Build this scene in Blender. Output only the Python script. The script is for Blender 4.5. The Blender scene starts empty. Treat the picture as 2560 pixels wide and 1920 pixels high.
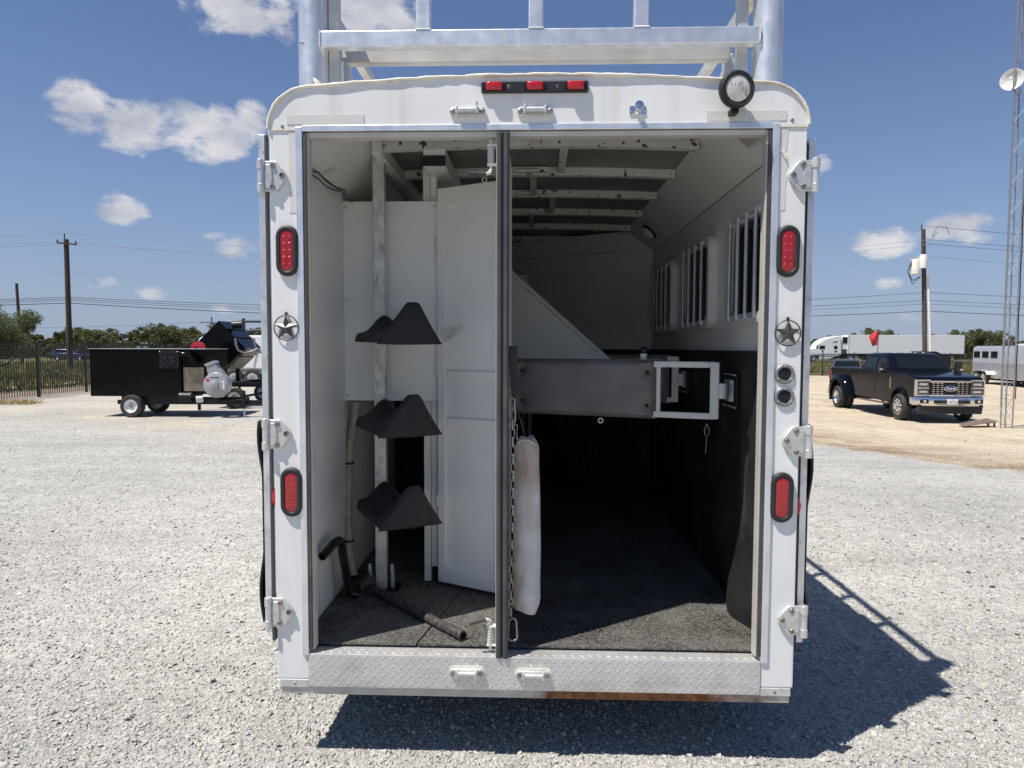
import bpy, bmesh, math, random
import numpy as np
from mathutils import Vector, Matrix

random.seed(7)
rng = np.random.default_rng(11)
scene = bpy.context.scene
COL = scene.collection
R = math.radians

# ------------------------------------------------------------------ camera
EYE = 1.656
FPX, PITCH, ROLL = 1700.0, 0.0545, 0.0031
_c, _s = math.cos(PITCH), math.sin(PITCH)
FWD = Vector((0, _c, -_s)); UPP = Vector((0, _s, _c)); XX = Vector((1, 0, 0))
CRIGHT = XX * math.cos(ROLL) + UPP * math.sin(ROLL)
CUP = XX * -math.sin(ROLL) + UPP * math.cos(ROLL)
cam_data = bpy.data.cameras.new('camera')
cam_data.sensor_fit = 'HORIZONTAL'; cam_data.sensor_width = 36.0
cam_data.lens = 36.0 * FPX / 2560.0
cam_data.clip_start = 0.05; cam_data.clip_end = 6000
cam = bpy.data.objects.new('camera', cam_data); COL.objects.link(cam)
m3 = Matrix((CRIGHT, CUP, -FWD)).transposed()
cam.matrix_world = Matrix.Translation((0, 0, EYE)) @ m3.to_4x4()
scene.camera = cam

# ------------------------------------------------------------------ light
SUN_DIR = Vector((-0.418, -0.262, 1.0)).normalized()      # towards the sun
SUN_EL = math.asin(SUN_DIR.z)
SUN_AZ = math.atan2(SUN_DIR.x, SUN_DIR.y)                 # clockwise from +Y
sun_data = bpy.data.lights.new('sun', 'SUN')
sun_data.energy = 4.6; sun_data.angle = R(0.53); sun_data.color = (1.0, 0.95, 0.88)
sun = bpy.data.objects.new('sun', sun_data); COL.objects.link(sun)
sun.rotation_mode = 'QUATERNION'
sun.rotation_quaternion = SUN_DIR.to_track_quat('Z', 'Y')
sun.location = (-6, -5, 14)

scene.view_settings.view_transform = 'Standard'
scene.view_settings.look = 'None'
scene.view_settings.gamma = 1.0
scene.view_settings.exposure = 0.38
scene.view_settings.use_curve_mapping = False

world = bpy.data.worlds.new('World'); scene.world = world
world.use_nodes = True
WN, WL = world.node_tree.nodes, world.node_tree.links
WN.clear()
def wn(t, **kw):
    n = WN.new(t)
    for k, v in kw.items(): setattr(n, k, v)
    return n
def wmath(op, a, b=None, c=None, clamp=False):
    n = wn('ShaderNodeMath', operation=op); n.use_clamp = clamp
    for i, v in enumerate((a, b, c)):
        if v is None: continue
        if isinstance(v, (int, float)): n.inputs[i].default_value = v
        else: WL.new(v, n.inputs[i])
    return n.outputs[0]
sky = wn('ShaderNodeTexSky', sky_type='NISHITA')
sky.sun_disc = False
sky.sun_elevation = SUN_EL; sky.sun_rotation = SUN_AZ % (2 * math.pi)
sky.altitude = 300; sky.air_density = 1.0; sky.dust_density = 0.0; sky.ozone_density = 6.0
tc = wn('ShaderNodeTexCoord')
sep = wn('ShaderNodeSeparateXYZ'); WL.new(tc.outputs['Generated'], sep.inputs[0])
az = wmath('ARCTAN2', sep.outputs[0], sep.outputs[1])
el = wmath('ARCSINE', sep.outputs[2])
PER = R(80.0)
azw = wmath('WRAP', az, PER / 2, -PER / 2)                # the same run of clouds goes on round the horizon
noi = wn('ShaderNodeTexNoise'); noi.inputs['Scale'].default_value = 17.0; noi.inputs['Detail'].default_value = 12.0
noi.inputs['Roughness'].default_value = 0.62; noi.inputs['Distortion'].default_value = 0.25
cv = wn('ShaderNodeCombineXYZ'); WL.new(azw, cv.inputs[0]); WL.new(wmath('MULTIPLY', el, 1.55), cv.inputs[1])
WL.new(cv.outputs[0], noi.inputs['Vector'])
def cdir(ud, vd):
    k = 2560 / 2212
    d = FWD + CRIGHT * ((ud * k - 1280) / FPX) + CUP * ((960 - vd * k) / FPX)
    d.normalize()
    return math.atan2(d.x, d.y), math.asin(d.z)
# (u, v, half width, half height, strength) of each cloud
CLOUDS = [(515, 12, 120, 62, 1.0), (790, 15, 115, 80, 1.0), (640, -60, 160, 60, .8),
          (175, 228, 72, 52, .92), (285, 268, 105, 48, .9), (440, 288, 110, 62, 1.0), (548, 258, 42, 42, .8),
          (250, 450, 62, 30, .72), (512, 536, 62, 24, .75), (462, 511, 34, 12, .5), (215, 614, 38, 17, .6), (336, 632, 42, 16, .65),
          (500, 668, 60, 12, .4), (1905, 524, 82, 28, .75), (1870, 535, 50, 14, .7), (2050, 486, 70, 30, .8), (2115, 474, 75, 24, .8), (1770, 365, 26, 20, .5),
          (2090, 512, 50, 16, .5), (1925, 612, 42, 14, .6), (1960, 690, 60, 14, .4), (1500, 380, 150, 50, .9), (1200, 330, 120, 40, .8)]
field = None
for u, v, hw, hh, st in CLOUDS:
    a0, e0 = cdir(u, v); sc_ = (2560 / 2212) / FPX
    wa, we = hw * sc_ * 1.08 / max(math.cos(e0), .3) * math.cos(a0) ** 1.5, hh * sc_ * 1.08
    dx = wmath('DIVIDE', wmath('SUBTRACT', azw, a0), wa)
    dy = wmath('DIVIDE', wmath('SUBTRACT', el, e0), we)
    q = wmath('ADD', wmath('MULTIPLY', dx, dx), wmath('MULTIPLY', dy, dy))
    b = wmath('MULTIPLY', wmath('SUBTRACT', 1.0, q), st * 1.6)
    field = b if field is None else wmath('MAXIMUM', field, b)
field = wmath('MAXIMUM', field, -2.2)
dens = wmath('ADD', field, wmath('MULTIPLY', wmath('SUBTRACT', noi.outputs['Fac'], 0.55), 5.0))
mr = wn('ShaderNodeMapRange', interpolation_type='SMOOTHSTEP'); WL.new(dens, mr.inputs['Value'])
mr.inputs['From Min'].default_value = 0.0; mr.inputs['From Max'].default_value = 1.3
mr.inputs['To Max'].default_value = 0.94
noi2 = wn('ShaderNodeTexNoise'); noi2.inputs['Scale'].default_value = 14.0; noi2.inputs['Detail'].default_value = 6.0
ofs = wn('ShaderNodeVectorMath', operation='ADD'); WL.new(cv.outputs[0], ofs.inputs[0]); ofs.inputs[1].default_value = (3.1, 1.7, 0)
WL.new(ofs.outputs[0], noi2.inputs['Vector'])
cr = wn('ShaderNodeValToRGB'); WL.new(noi2.outputs['Fac'], cr.inputs[0])
cr.color_ramp.elements[0].position = 0.36; cr.color_ramp.elements[0].color = (4.7, 4.9, 5.7, 1)
cr.color_ramp.elements[1].position = 0.66; cr.color_ramp.elements[1].color = (7.6, 7.5, 7.7, 1)
skyc = wn('ShaderNodeHueSaturation'); WL.new(sky.outputs[0], skyc.inputs['Color'])
skyc.inputs['Saturation'].default_value = 1.05; skyc.inputs['Value'].default_value = 1.0
mix = wn('ShaderNodeMix', data_type='RGBA'); WL.new(mr.outputs[0], mix.inputs[0])
hz = wmath('MULTIPLY', wmath('EXPONENT', wmath('MULTIPLY', wmath('MAXIMUM', el, 0.0), -4.5)), 0.97)   # pale summer haze towards the horizon, all round
hmix = wn('ShaderNodeMix', data_type='RGBA'); WL.new(hz, hmix.inputs[0]); tint = wn('ShaderNodeMix', data_type='RGBA', blend_type='MULTIPLY'); tint.inputs[0].default_value = 1.0; WL.new(skyc.outputs[0], tint.inputs[6]); tint.inputs[7].default_value = (.93, .90, 1.0, 1); WL.new(tint.outputs[2], hmix.inputs[6]); hmix.inputs[7].default_value = (3.2, 3.95, 5.35, 1)
WL.new(hmix.outputs[2], mix.inputs[6]); WL.new(cr.outputs[0], mix.inputs[7])
bg = wn('ShaderNodeBackground'); WL.new(mix.outputs[2], bg.inputs[0]); bg.inputs[1].default_value = 0.077
wo = wn('ShaderNodeOutputWorld'); WL.new(bg.outputs[0], wo.inputs[0])

# ------------------------------------------------------------------ picture -> place
KD = 2560.0 / 2212.0                      # measured on the photograph shown 2212 wide
def ray(u, v):
    return FWD + CRIGHT * ((u * KD - 1280) / FPX) + CUP * ((960 - v * KD) / FPX)
def at_y(u, v, y):
    d = ray(u, v); return Vector((0, 0, EYE)) + d * (y / d.y)
def at_z(u, v, z=0.0):
    d = ray(u, v); return Vector((0, 0, EYE)) + d * ((z - EYE) / d.z)
TX, TY, TYAW = 0.0836, 2.6143, 0.032      # rear face centre of the big trailer and its turn
TMAT = Matrix.Translation((TX, TY, 0)) @ Matrix.Rotation(-TYAW, 4, 'Z')
TINV = TMAT.inverted()
def tl(u, v, val=0.0, ax=1):
    o = TINV @ Vector((0, 0, EYE)); d = TINV.to_3x3() @ ray(u, v)
    return o + d * ((val - o[ax]) / d[ax])

def sstep(a, b, x):
    t = np.clip((x - a) / (b - a), 0, 1); return t * t * (3 - 2 * t)
def gz(x, y):
    """height of the yard: level round the big trailer, half a metre lower away to the right"""
    x = np.asarray(x, float); y = np.asarray(y, float)
    return -0.5 * sstep(5.0, 17.0, y) * sstep(-5.0, 7.0, x)

# ------------------------------------------------------------------ mesh builder
class MB:
    def __init__(self): self.v = []; self.f = []
    def add(self, vs, fs):
        o = len(self.v); self.v += [tuple(p) for p in vs]; self.f += [tuple(i + o for i in f) for f in fs]; return self
    def box(self, x0, x1, y0, y1, z0, z1, m=None):
        vs = [Vector((x, y, z)) for z in (z0, z1) for y in (y0, y1) for x in (x0, x1)]
        if m: vs = [m @ p for p in vs]
        return self.add(vs, [(0, 2, 3, 1), (4, 5, 7, 6), (0, 1, 5, 4), (2, 6, 7, 3), (0, 4, 6, 2), (1, 3, 7, 5)])
    def bar(self, p0, p1, w, h, up=(0, 0, 1)):
        """rectangular bar from p0 to p1, w across, h along up"""
        p0, p1 = Vector(p0), Vector(p1); d = p1 - p0; L = d.length; d.normalize()
        u = Vector(up); s = d.cross(u)
        if s.length < 1e-5: u = Vector((0, 1, 0)); s = d.cross(u)
        s.normalize(); u = s.cross(d)
        m = Matrix((s, d, u)).transposed().to_4x4(); m.translation = p0
        return self.box(-w / 2, w / 2, 0, L, -h / 2, h / 2, m)
    def prism(self, pts, axis, a0, a1):
        """polygon pts (2D) extruded along axis 0/1/2 from a0 to a1"""
        def mk(p, a): return {0: (a, p[0], p[1]), 1: (p[0], a, p[1]), 2: (p[0], p[1], a)}[axis]
        n = len(pts); vs = [mk(p, a0) for p in pts] + [mk(p, a1) for p in pts]
        fs = [tuple(range(n)), tuple(reversed(range(n, 2 * n)))]
        fs += [(i, i + n, (i + 1) % n + n, (i + 1) % n) for i in range(n)]
        return self.add(vs, fs)
    def loft(self, rings, closed=True, caps=True):
        n = len(rings[0]); o = []
        for r in rings: o += list(r)
        fs = []
        for k in range(len(rings) - 1):
            for i in range(n if closed else n - 1):
                j = (i + 1) % n
                fs.append((k * n + i, k * n + j, (k + 1) * n + j, (k + 1) * n + i))
        if caps and closed:
            fs.append(tuple(reversed(range(n)))); fs.append(tuple(range((len(rings) - 1) * n, len(rings) * n)))
        return self.add(o, fs)
    def cyl(self, p0, p1, r0, r1=None, n=12, caps=True):
        p0, p1 = Vector(p0), Vector(p1); r1 = r0 if r1 is None else r1
        d = (p1 - p0).normalized(); a = d.orthogonal().normalized(); b = d.cross(a)
        ring = lambda p, r: [p + (a * math.cos(t) + b * math.sin(t)) * r for t in (2 * math.pi * i / n for i in range(n))]
        return self.loft([ring(p0, r0), ring(p1, r1)], True, caps)
    def tube(self, path, r, n=8, closed=False):
        path = [Vector(p) for p in path]; rs = r if isinstance(r, (list, tuple)) else [r] * len(path)
        rings = []; a = None
        for i, p in enumerate(path):
            if closed: d = path[(i + 1) % len(path)] - path[i - 1]
            else: d = path[min(i + 1, len(path) - 1)] - path[max(i - 1, 0)]
            d.normalize()
            if a is None: a = d.orthogonal().normalized()
            a = (a - d * a.dot(d)).normalized(); b = d.cross(a)
            rings.append([p + (a * math.cos(t) + b * math.sin(t)) * rs[i] for t in (2 * math.pi * k / n for k in range(n))])
        if closed: rings.append(rings[0]); return self.loft(rings, True, False)
        return self.loft(rings)
    def lathe(self, prof, o=(0, 0, 0), axis='Y', n=24, caps=True):
        """prof: (radius, height along axis)"""
        o = Vector(o); A = {'X': Vector((1, 0, 0)), 'Y': Vector((0, 1, 0)), 'Z': Vector((0, 0, 1))}[axis] if isinstance(axis, str) else Vector(axis).normalized()
        a = A.orthogonal().normalized(); b = A.cross(a)
        rings = [[o + A * h + (a * math.cos(t) + b * math.sin(t)) * r for t in (2 * math.pi * i / n for i in range(n))] for r, h in prof]
        return self.loft(rings, True, caps)
    def ball(self, c, r, n=10, sq=(1, 1, 1)):
        c = Vector(c); rings = []
        for i in range(1, n):
            t = math.pi * i / n
            rings.append([c + Vector((math.sin(t) * math.cos(p) * r * sq[0], math.sin(t) * math.sin(p) * r * sq[1], math.cos(t) * r * sq[2])) for p in (2 * math.pi * k / (n * 2) for k in range(n * 2))])
        return self.loft(rings)
    def build(self, name, mat, parent=None, smooth=None, bevel=0.0, loc=None, seg=2):
        me = bpy.data.meshes.new(name)
        me.from_pydata(self.v, [], self.f)
        bm = bmesh.new(); bm.from_mesh(me); bmesh.ops.recalc_face_normals(bm, faces=bm.faces); bm.to_mesh(me); bm.free()
        if smooth:
            me.shade_smooth(); me.set_sharp_from_angle(angle=R(smooth))
        me.materials.append(mat)
        o = bpy.data.objects.new(name, me); COL.objects.link(o)
        if parent: o.parent = parent
        if loc is not None: o.location = loc
        if bevel:
            md = o.modifiers.new('bevel', 'BEVEL'); md.width = bevel; md.segments = seg; md.limit_method = 'ANGLE'; md.angle_limit = R(30)
            md.harden_normals = False
        return o

def tag(o, label=None, category=None, group=None, kind=None):
    if label: o['label'] = label
    if category: o['category'] = category
    if group: o['group'] = group
    if kind: o['kind'] = kind
    return o
def thing(name, label, category, loc=(0, 0, 0), rz=0.0, group=None):
    o = bpy.data.objects.new(name, None); COL.objects.link(o)
    o.location = loc; o.rotation_euler = (0, 0, rz); o.empty_display_size = .2
    return tag(o, label, category, group)
def copy_tree(o, parent=None):
    c = o.copy(); COL.objects.link(c); c.parent = parent
    for ch in list(o.children): copy_tree(ch, c)
    return c
def holder(name, parent, loc=(0, 0, 0)):
    """an Empty for a part that has sub-parts"""
    o = bpy.data.objects.new(name, None); COL.objects.link(o); o.parent = parent; o.location = loc; o.empty_display_size = .05
    return o

# ------------------------------------------------------------------ materials
MATS = {}
def mat(name, col, rough=.5, metal=0., var=.06, vscale=3., bump=0., bscale=40., col2=None, mix2=(.5, .62), m2scale=4., m2stretch=(1, 1, 1),
        spec=.5, trans=0., coat=0., r2=None, rvar=.0, detail=6.):
    """procedural: base colour with tonal variation, an optional second colour in noise patches (dirt, rust), bump"""
    if name in MATS: return MATS[name]
    m = bpy.data.materials.new(name); m.use_nodes = True; MATS[name] = m
    nt = m.node_tree; N, L = nt.nodes, nt.links; bs = N['Principled BSDF']
    co = N.new('ShaderNodeTexCoord')
    def noise(scale, det, stretch=(1, 1, 1)):
        mp = N.new('ShaderNodeMapping'); mp.inputs['Scale'].default_value = stretch; L.new(co.outputs['Object'], mp.inputs[0])
        n = N.new('ShaderNodeTexNoise'); n.inputs['Scale'].default_value = scale; n.inputs['Detail'].default_value = det
        L.new(mp.outputs[0], n.inputs['Vector']); return n.outputs['Fac']
    def ramp(fac, p0, p1, c0, c1):
        r = N.new('ShaderNodeMapRange'); L.new(fac, r.inputs[0]); r.inputs[1].default_value = p0; r.inputs[2].default_value = p1
        r.inputs[3].default_value = c0; r.inputs[4].default_value = c1; return r.outputs[0]
    rgb = N.new('ShaderNodeRGB'); rgb.outputs[0].default_value = (*col, 1); cur = rgb.outputs[0]
    if var:
        f = ramp(noise(vscale, detail), .3, .7, 1 - var, 1 + var)
        hs = N.new('ShaderNodeHueSaturation'); L.new(cur, hs.inputs['Color']); L.new(f, hs.inputs['Value']); cur = hs.outputs[0]
    f2 = None
    if col2:
        f2 = ramp(noise(m2scale, 8., m2stretch), mix2[0], mix2[1], 0, 1)
        mx = N.new('ShaderNodeMix'); mx.data_type = 'RGBA'; L.new(f2, mx.inputs[0]); L.new(cur, mx.inputs[6]); mx.inputs[7].default_value = (*col2, 1); cur = mx.outputs[2]
    L.new(cur, bs.inputs['Base Color'])
    bs.inputs['Metallic'].default_value = metal; bs.inputs['Roughness'].default_value = rough
    bs.inputs['Specular IOR Level'].default_value = spec
    if rvar: L.new(ramp(noise(vscale * 2.3, 5.), .3, .7, max(rough - rvar, .02), rough + rvar), bs.inputs['Roughness'])
    if r2 is not None and f2 is not None:
        rr = ramp(f2, 0, 1, rough, r2); L.new(rr, bs.inputs['Roughness'])
    if trans: bs.inputs['Transmission Weight'].default_value = trans
    if coat: bs.inputs['Coat Weight'].default_value = coat; bs.inputs['Coat Roughness'].default_value = .03
    if bump:
        b = N.new('ShaderNodeBump'); b.inputs['Strength'].default_value = 1.0; b.inputs['Distance'].default_value = bump
        L.new(noise(bscale, 5.), b.inputs['Height']); L.new(b.outputs[0], bs.inputs['Normal'])
    return m

WHITE = mat('white_painted_aluminium', (.765, .770, .755), .34, 0, .05, 2.2, .0008, 6., (.60, .575, .51), (.50, .95), 7., (1.6, 1.6, .10), rvar=.08)
CREAM = mat('cream_trim_sealant', (.76, .72, .61), .55, 0, .1, 14, .003, 40., (.5, .43, .3), (.55, .8), 12)
IWHITE = mat('white_interior_panel', (.77, .77, .74), .42, 0, .06, 2.0, .0006, 4., (.30, .28, .25), (.66, .80), 3.0, (1, 1, 1.6))
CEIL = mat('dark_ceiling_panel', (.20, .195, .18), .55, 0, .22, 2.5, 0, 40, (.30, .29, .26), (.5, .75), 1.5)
RIB = mat('chipped_white_rib', (.66, .65, .6), .5, 0, .06, 5, 0, 40, (.07, .05, .035), (.625, .64), 30., (1, 1, 1))
ALU = mat('mill_aluminium', (.72, .73, .74), .42, .75, .12, 5, .0004, 60, (.45, .45, .44), (.5, .8), 14, (1, 1, 1), rvar=.08)
BRUSH = mat('brushed_aluminium', (.76, .78, .80), .38, .7, .09, 8, .0003, 90, (.62, .64, .66), (.45, .75), 22, (1, 1, .25), rvar=.07)
BRUSHT = mat('weathered_aluminium', (.64, .62, .57), .48, .6, .12, 7, .0004, 60, (.5, .42, .32), (.55, .85), 9, (.4, 1, 2.5))
TOWERM = mat('dull_tower_steel', (.30, .31, .33), .5, .5, .15, 30)
GALV = mat('galvanised_steel', (.60, .62, .63), .42, .7, .15, 30, 0, 40)
CHROME = mat('chrome', (.74, .74, .74), .16, 1., .06, 30)
HINGE = mat('cast_aluminium_hinge', (.64, .64, .62), .40, .55, .1, 25, .0005, 120, (.42, .41, .38), (.5, .8), 18)
BOLT = mat('steel_bolt', (.34, .32, .30), .4, .85, .2, 60, 0, 40, (.14, .07, .04), (.5, .7), 30)
RUBBER = mat('black_rubber', (.018, .018, .019), .55, 0, .25, 8, .0006, 50)
RUBBERG = mat('weathered_rubber_seal', (.055, .056, .058), .55, 0, .3, 6, .0005, 60, (.13, .12, .105), (.6, .85), 14, (1, 1, .3))
MATT = mat('stall_mat', (.052, .051, .048), .80, 0, .70, 5.5, .0034, 160, (.25, .24, .215), (.42, .84), 115, (.8, 1.2, 1.), detail=14, spec=.2)
LINER = mat('rubber_wall_liner', (.017, .016, .0155), .65, 0, .5, 5, .0012, 90, (.085, .076, .060), (.56, .80), 6, (1, 1, .35))
PLASTIC = mat('black_plastic', (.016, .017, .019), .42, 0, .15, 20, .0005, 200)
SADDLE = mat('moulded_rack_plastic', (.017, .0175, .019), .62, 0, .25, 12, .0006, 160, (.045, .045, .045), (.62, .8), 25, spec=.3)
RED = mat('red_lens', (.36, .006, .012), .12, 0, .05, 30, .0006, 150, spec=.6, coat=.5)
REDB = mat('red_lens_bright', (.50, .012, .014), .16, 0, .05, 40, .0004, 200, coat=.4)
LED = mat('led_cell', (.55, .03, .05), .15, .3, .0, spec=.8)
IRON = mat('pewter_star', (.10, .095, .09), .42, .75, .15, 30, .0003, 100)
SOCK = mat('cast_grey_socket', (.22, .225, .23), .5, .3, .1, 40)
TREAD = mat('tread_plate', (.66, .655, .64), .38, .55, .08, 6, .0002, 150, (.44, .41, .36), (.55, .82), 5, (1, 1, 1.6), rvar=.08)
PAD = mat('grey_vinyl_pad', (.20, .19, .185), .5, 0, .2, 3, .001, 14, (.16, .11, .08), (.48, .72), 3.2)
CANVAS = mat('soiled_canvas', (.60, .575, .55), .8, 0, .14, 9, .003, 30, (.43, .31, .23), (.46, .66), 6.5, (1, 1, .45))
HOSE = mat('beige_hose', (.45, .40, .30), .5, 0, .15, 12)
CHAIN = mat('chain_steel', (.25, .24, .22), .45, .8, .3, 60)
PIPE = mat('rusty_black_pipe', (.040, .034, .033), .65, .2, .3, 20, .0006, 120, (.13, .105, .10), (.48, .70), 45)
CRANK = mat('black_enamel_crank', (.012, .011, .012), .35, .1, .2, 20, .0004, 120, (.05, .035, .03), (.6, .75), 30)
DARKGLASS = mat('tinted_glass', (.010, .012, .014), .05, 0, .0, spec=.35)
LENSG = mat('clear_ribbed_lens', (.74, .71, .65), .18, .15, .1, 30, .002, 60, (.36, .33, .29), (.52, .64), 30, (6, 1, 1), coat=.5)
BLACKP = mat('black_gloss_paint', (.004, .004, .005), .12, 0, .0, 1, 0.012, 1.5, spec=.16)
BLACKM = mat('black_satin_paint', (.010, .010, .011), .42, 0, .2, 6, spec=.3)
FENCEM = mat('fence_black_paint', (.013, .013, .014), .4, 0, .2, 8)
GREYP = mat('grey_enamel', (.33, .345, .36), .35, .1, .05, 4, coat=.2)
TYRE = mat('tyre_rubber', (.028, .027, .026), .75, 0, .25, 15, .002, 60, (.09, .085, .075), (.55, .8), 9)
RIMW = mat('white_rim', (.70, .71, .72), .35, .2, .06, 8)
TRUCKP = mat('navy_black_paint', (.005, .006, .011), .10, 0, .0, 1, .004, 1.6, spec=.14, coat=.02)
WHITEV = mat('white_vehicle_paint', (.78, .78, .77), .3, 0, .04, 2)
WOODP = mat('utility_pole_wood', (.075, .055, .042), .85, 0, .3, 10, .004, 60, (.14, .12, .10), (.5, .8), 6, (1, 1, .1))
RUSTP = mat('brown_plate', (.16, .125, .10), .8, .1, .2, 6)
GREENS = mat('street_sign_green', (.01, .09, .075), .4, 0, .05)
REDC = mat('red_flag_cloth', (.52, .03, .045), .75, 0, .12, 9)
SILVER = mat('silver_ribbed_trailer', (.56, .57, .58), .38, .55, .06, 1.5)
PAINTW = mat('print_white', (.8, .8, .78), .5, 0, .0)
PAINTB = mat('print_black', (.02, .02, .02), .5, 0, .0)
WIREM = mat('wire_grey', (.05, .05, .055), .6, .2, .0)
WIREA = mat('bare_aluminium_wire', (.62, .63, .66), .4, .6, .0)
# ================================================================== the big white horse trailer
def stadium(w, h, n=10):
    """closed 2D outline of an upright stadium (x, z)"""
    r = w / 2; L = h / 2 - r; pts = []
    for i in range(n + 1):
        t = math.pi * i / n; pts.append((r * math.cos(t), L + r * math.sin(t)))
    for i in range(n + 1):
        t = math.pi + math.pi * i / n; pts.append((r * math.cos(t), -L + r * math.sin(t)))
    return pts
def roof_half(hw=1.015, zj=2.482, zs=2.635, zc=2.672, rx=.155, n=8, m=10):
    """roof outline from the left joint over the crown to the right joint (x, z)"""
    pts = []
    for i in range(n + 1):
        t = math.pi / 2 * i / n
        pts.append((-hw + rx * (1 - math.cos(t)), zj + (zs - zj) * math.sin(t)))
    x0 = -hw + rx
    for i in range(1, m):
        x = x0 * (1 - 2 * i / m); pts.append((x, zs + (zc - zs) * (1 - (x / x0) ** 2)))
    pts += [(-x, z) for x, z in reversed(pts[:n + 1])]
    return pts

trailer = thing('horse_trailer', 'big white horse trailer with its rear doors folded back and a dark stall inside', 'horse trailer',
                (TX, TY, 0), -TYAW)
T = trailer
roof = roof_half()
# outer skin: sides and roof as one folded sheet, closed at the nose
m = MB()
prof = [(-1.009, .33)] + [(x * .995, z - .006) for x, z in roof] + [(1.009, .33)]
m.loft([[(x, y, z) for x, z in prof] for y in (.05, 1.2, 3.0, 5.0, 6.6)], closed=False)
m.add([(x, 6.6, z) for x, z in prof], [tuple(range(len(prof)))])
m.build('body_shell', WHITE, T, 40)
# rear frame
for s in (-1, 1):
    p = MB().box(min(s * 1.015, s * .888), max(s * 1.015, s * .888), 0, .055, .332, 2.478).build('pillar', WHITE, T, bevel=.004)
hp = [(x, z) for x, z in roof]
MB().prism([(-1.018, 2.482)] + [(x * 1.002, z + .001) for x, z in hp[1:-1]] + [(1.018, 2.482)], 1, -.003, .055).build('header', WHITE, T, 40, bevel=.003)
# rolled moulding and sealant round the roof edge
m = MB(); path = []
for x, z in roof:
    path.append(Vector((x * 1.004, -.006, z + .004)))
fine = []
for a, b in zip(path[:-1], path[1:]):
    k = max(1, int((b - a).length / .03))
    for i in range(k):
        q = a.lerp(b, i / k); fine.append(q + Vector((0, random.uniform(-.001, .001), random.uniform(-.0016, .0016))))
fine.append(path[-1])
m.tube(fine, [.0062 + random.uniform(-.0012, .0018) for _ in fine], 8)
m.build('roof_moulding', CREAM, T, 60)
MB().box(-1.0185, 1.0185, -.0045, .02, 2.4775, 2.4825).build('header_seam', CREAM, T)
# aluminium trim round the opening
MB().box(-.912, -.886, -.009, .0, .432, 2.49).build('opening_trim', BRUSH, T, bevel=.002)
MB().box(.886, .912, -.009, .0, .432, 2.49).build('opening_trim', BRUSH, T, bevel=.002)
MB().box(-.886, .886, -.009, .0, 2.472, 2.495).build('opening_trim', BRUSH, T, bevel=.002)
for s in (-1, 1):
    MB().box(min(s * .887, s * .866), max(s * .887, s * .866), .004, .05, .452, 2.470).build('door_stop', mat('pale_stop_strip', (.55, .53, .48), .5, .1, .1, 8), T, bevel=.002)
    MB().box(min(s * .872, s * .885), max(s * .872, s * .885), -.006, .003, .456, 2.466).build('weather_seal', RUBBERG, T)
MB().box(-.865, .865, .004, .05, 2.452, 2.4715).build('door_stop', MATS['pale_stop_strip'], T, bevel=.002)

# sill: tread plate, its raised pattern, fold on top, bottom channel
MB().box(-.887, .887, -.006, .03, .303, .4375).build('sill_plate', TREAD, T, bevel=.003)
MB().box(-.887, .887, .030, .075, .425, .4372).build('sill_top', TREAD, T)
m = MB()
def lug(cx, cz, ang, plane='f'):
    c, s = math.cos(ang), math.sin(ang); L, w, h = .0122, .0032, .0017
    pts = [(-L, 0, 0), (-L * .55, -w, 0), (L * .55, -w, 0), (L, 0, 0), (L * .55, w, 0), (-L * .55, w, 0), (-L * .5, 0, h), (L * .5, 0, h)]
    vs = []
    for a, b, q in pts:
        x, z = a * c - b * s, a * s + b * c
        vs.append((cx + x, -.0062 - q, cz + z) if plane == 'f' else (cx + x, .01 + cz + z, .4376 + q))
    m.add(vs, [(0, 1, 6), (1, 2, 7, 6), (2, 3, 7), (3, 4, 7), (4, 5, 6, 7), (5, 0, 6)])
for j in range(4):
    for i in range(50):
        x = -.875 + i * .0356
        if x < .875: lug(x, .318 + j * .0356, R(48))
        if x + .0178 < .875 and j < 3 + (1): lug(x + .0178, .318 + .0178 + j * .0356 - (.0 if j < 3 else .0), R(-48)) if .3358 + j * .0356 < .428 else None
for i in range(50):
    x = -.875 + i * .0356
    if x < .87: lug(x, .006, R(-40), 't')
    if x < .85: lug(x + .0178, .036, R(40), 't')
tag(m.build('tread_pattern', TREAD, T), kind='stuff')
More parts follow.
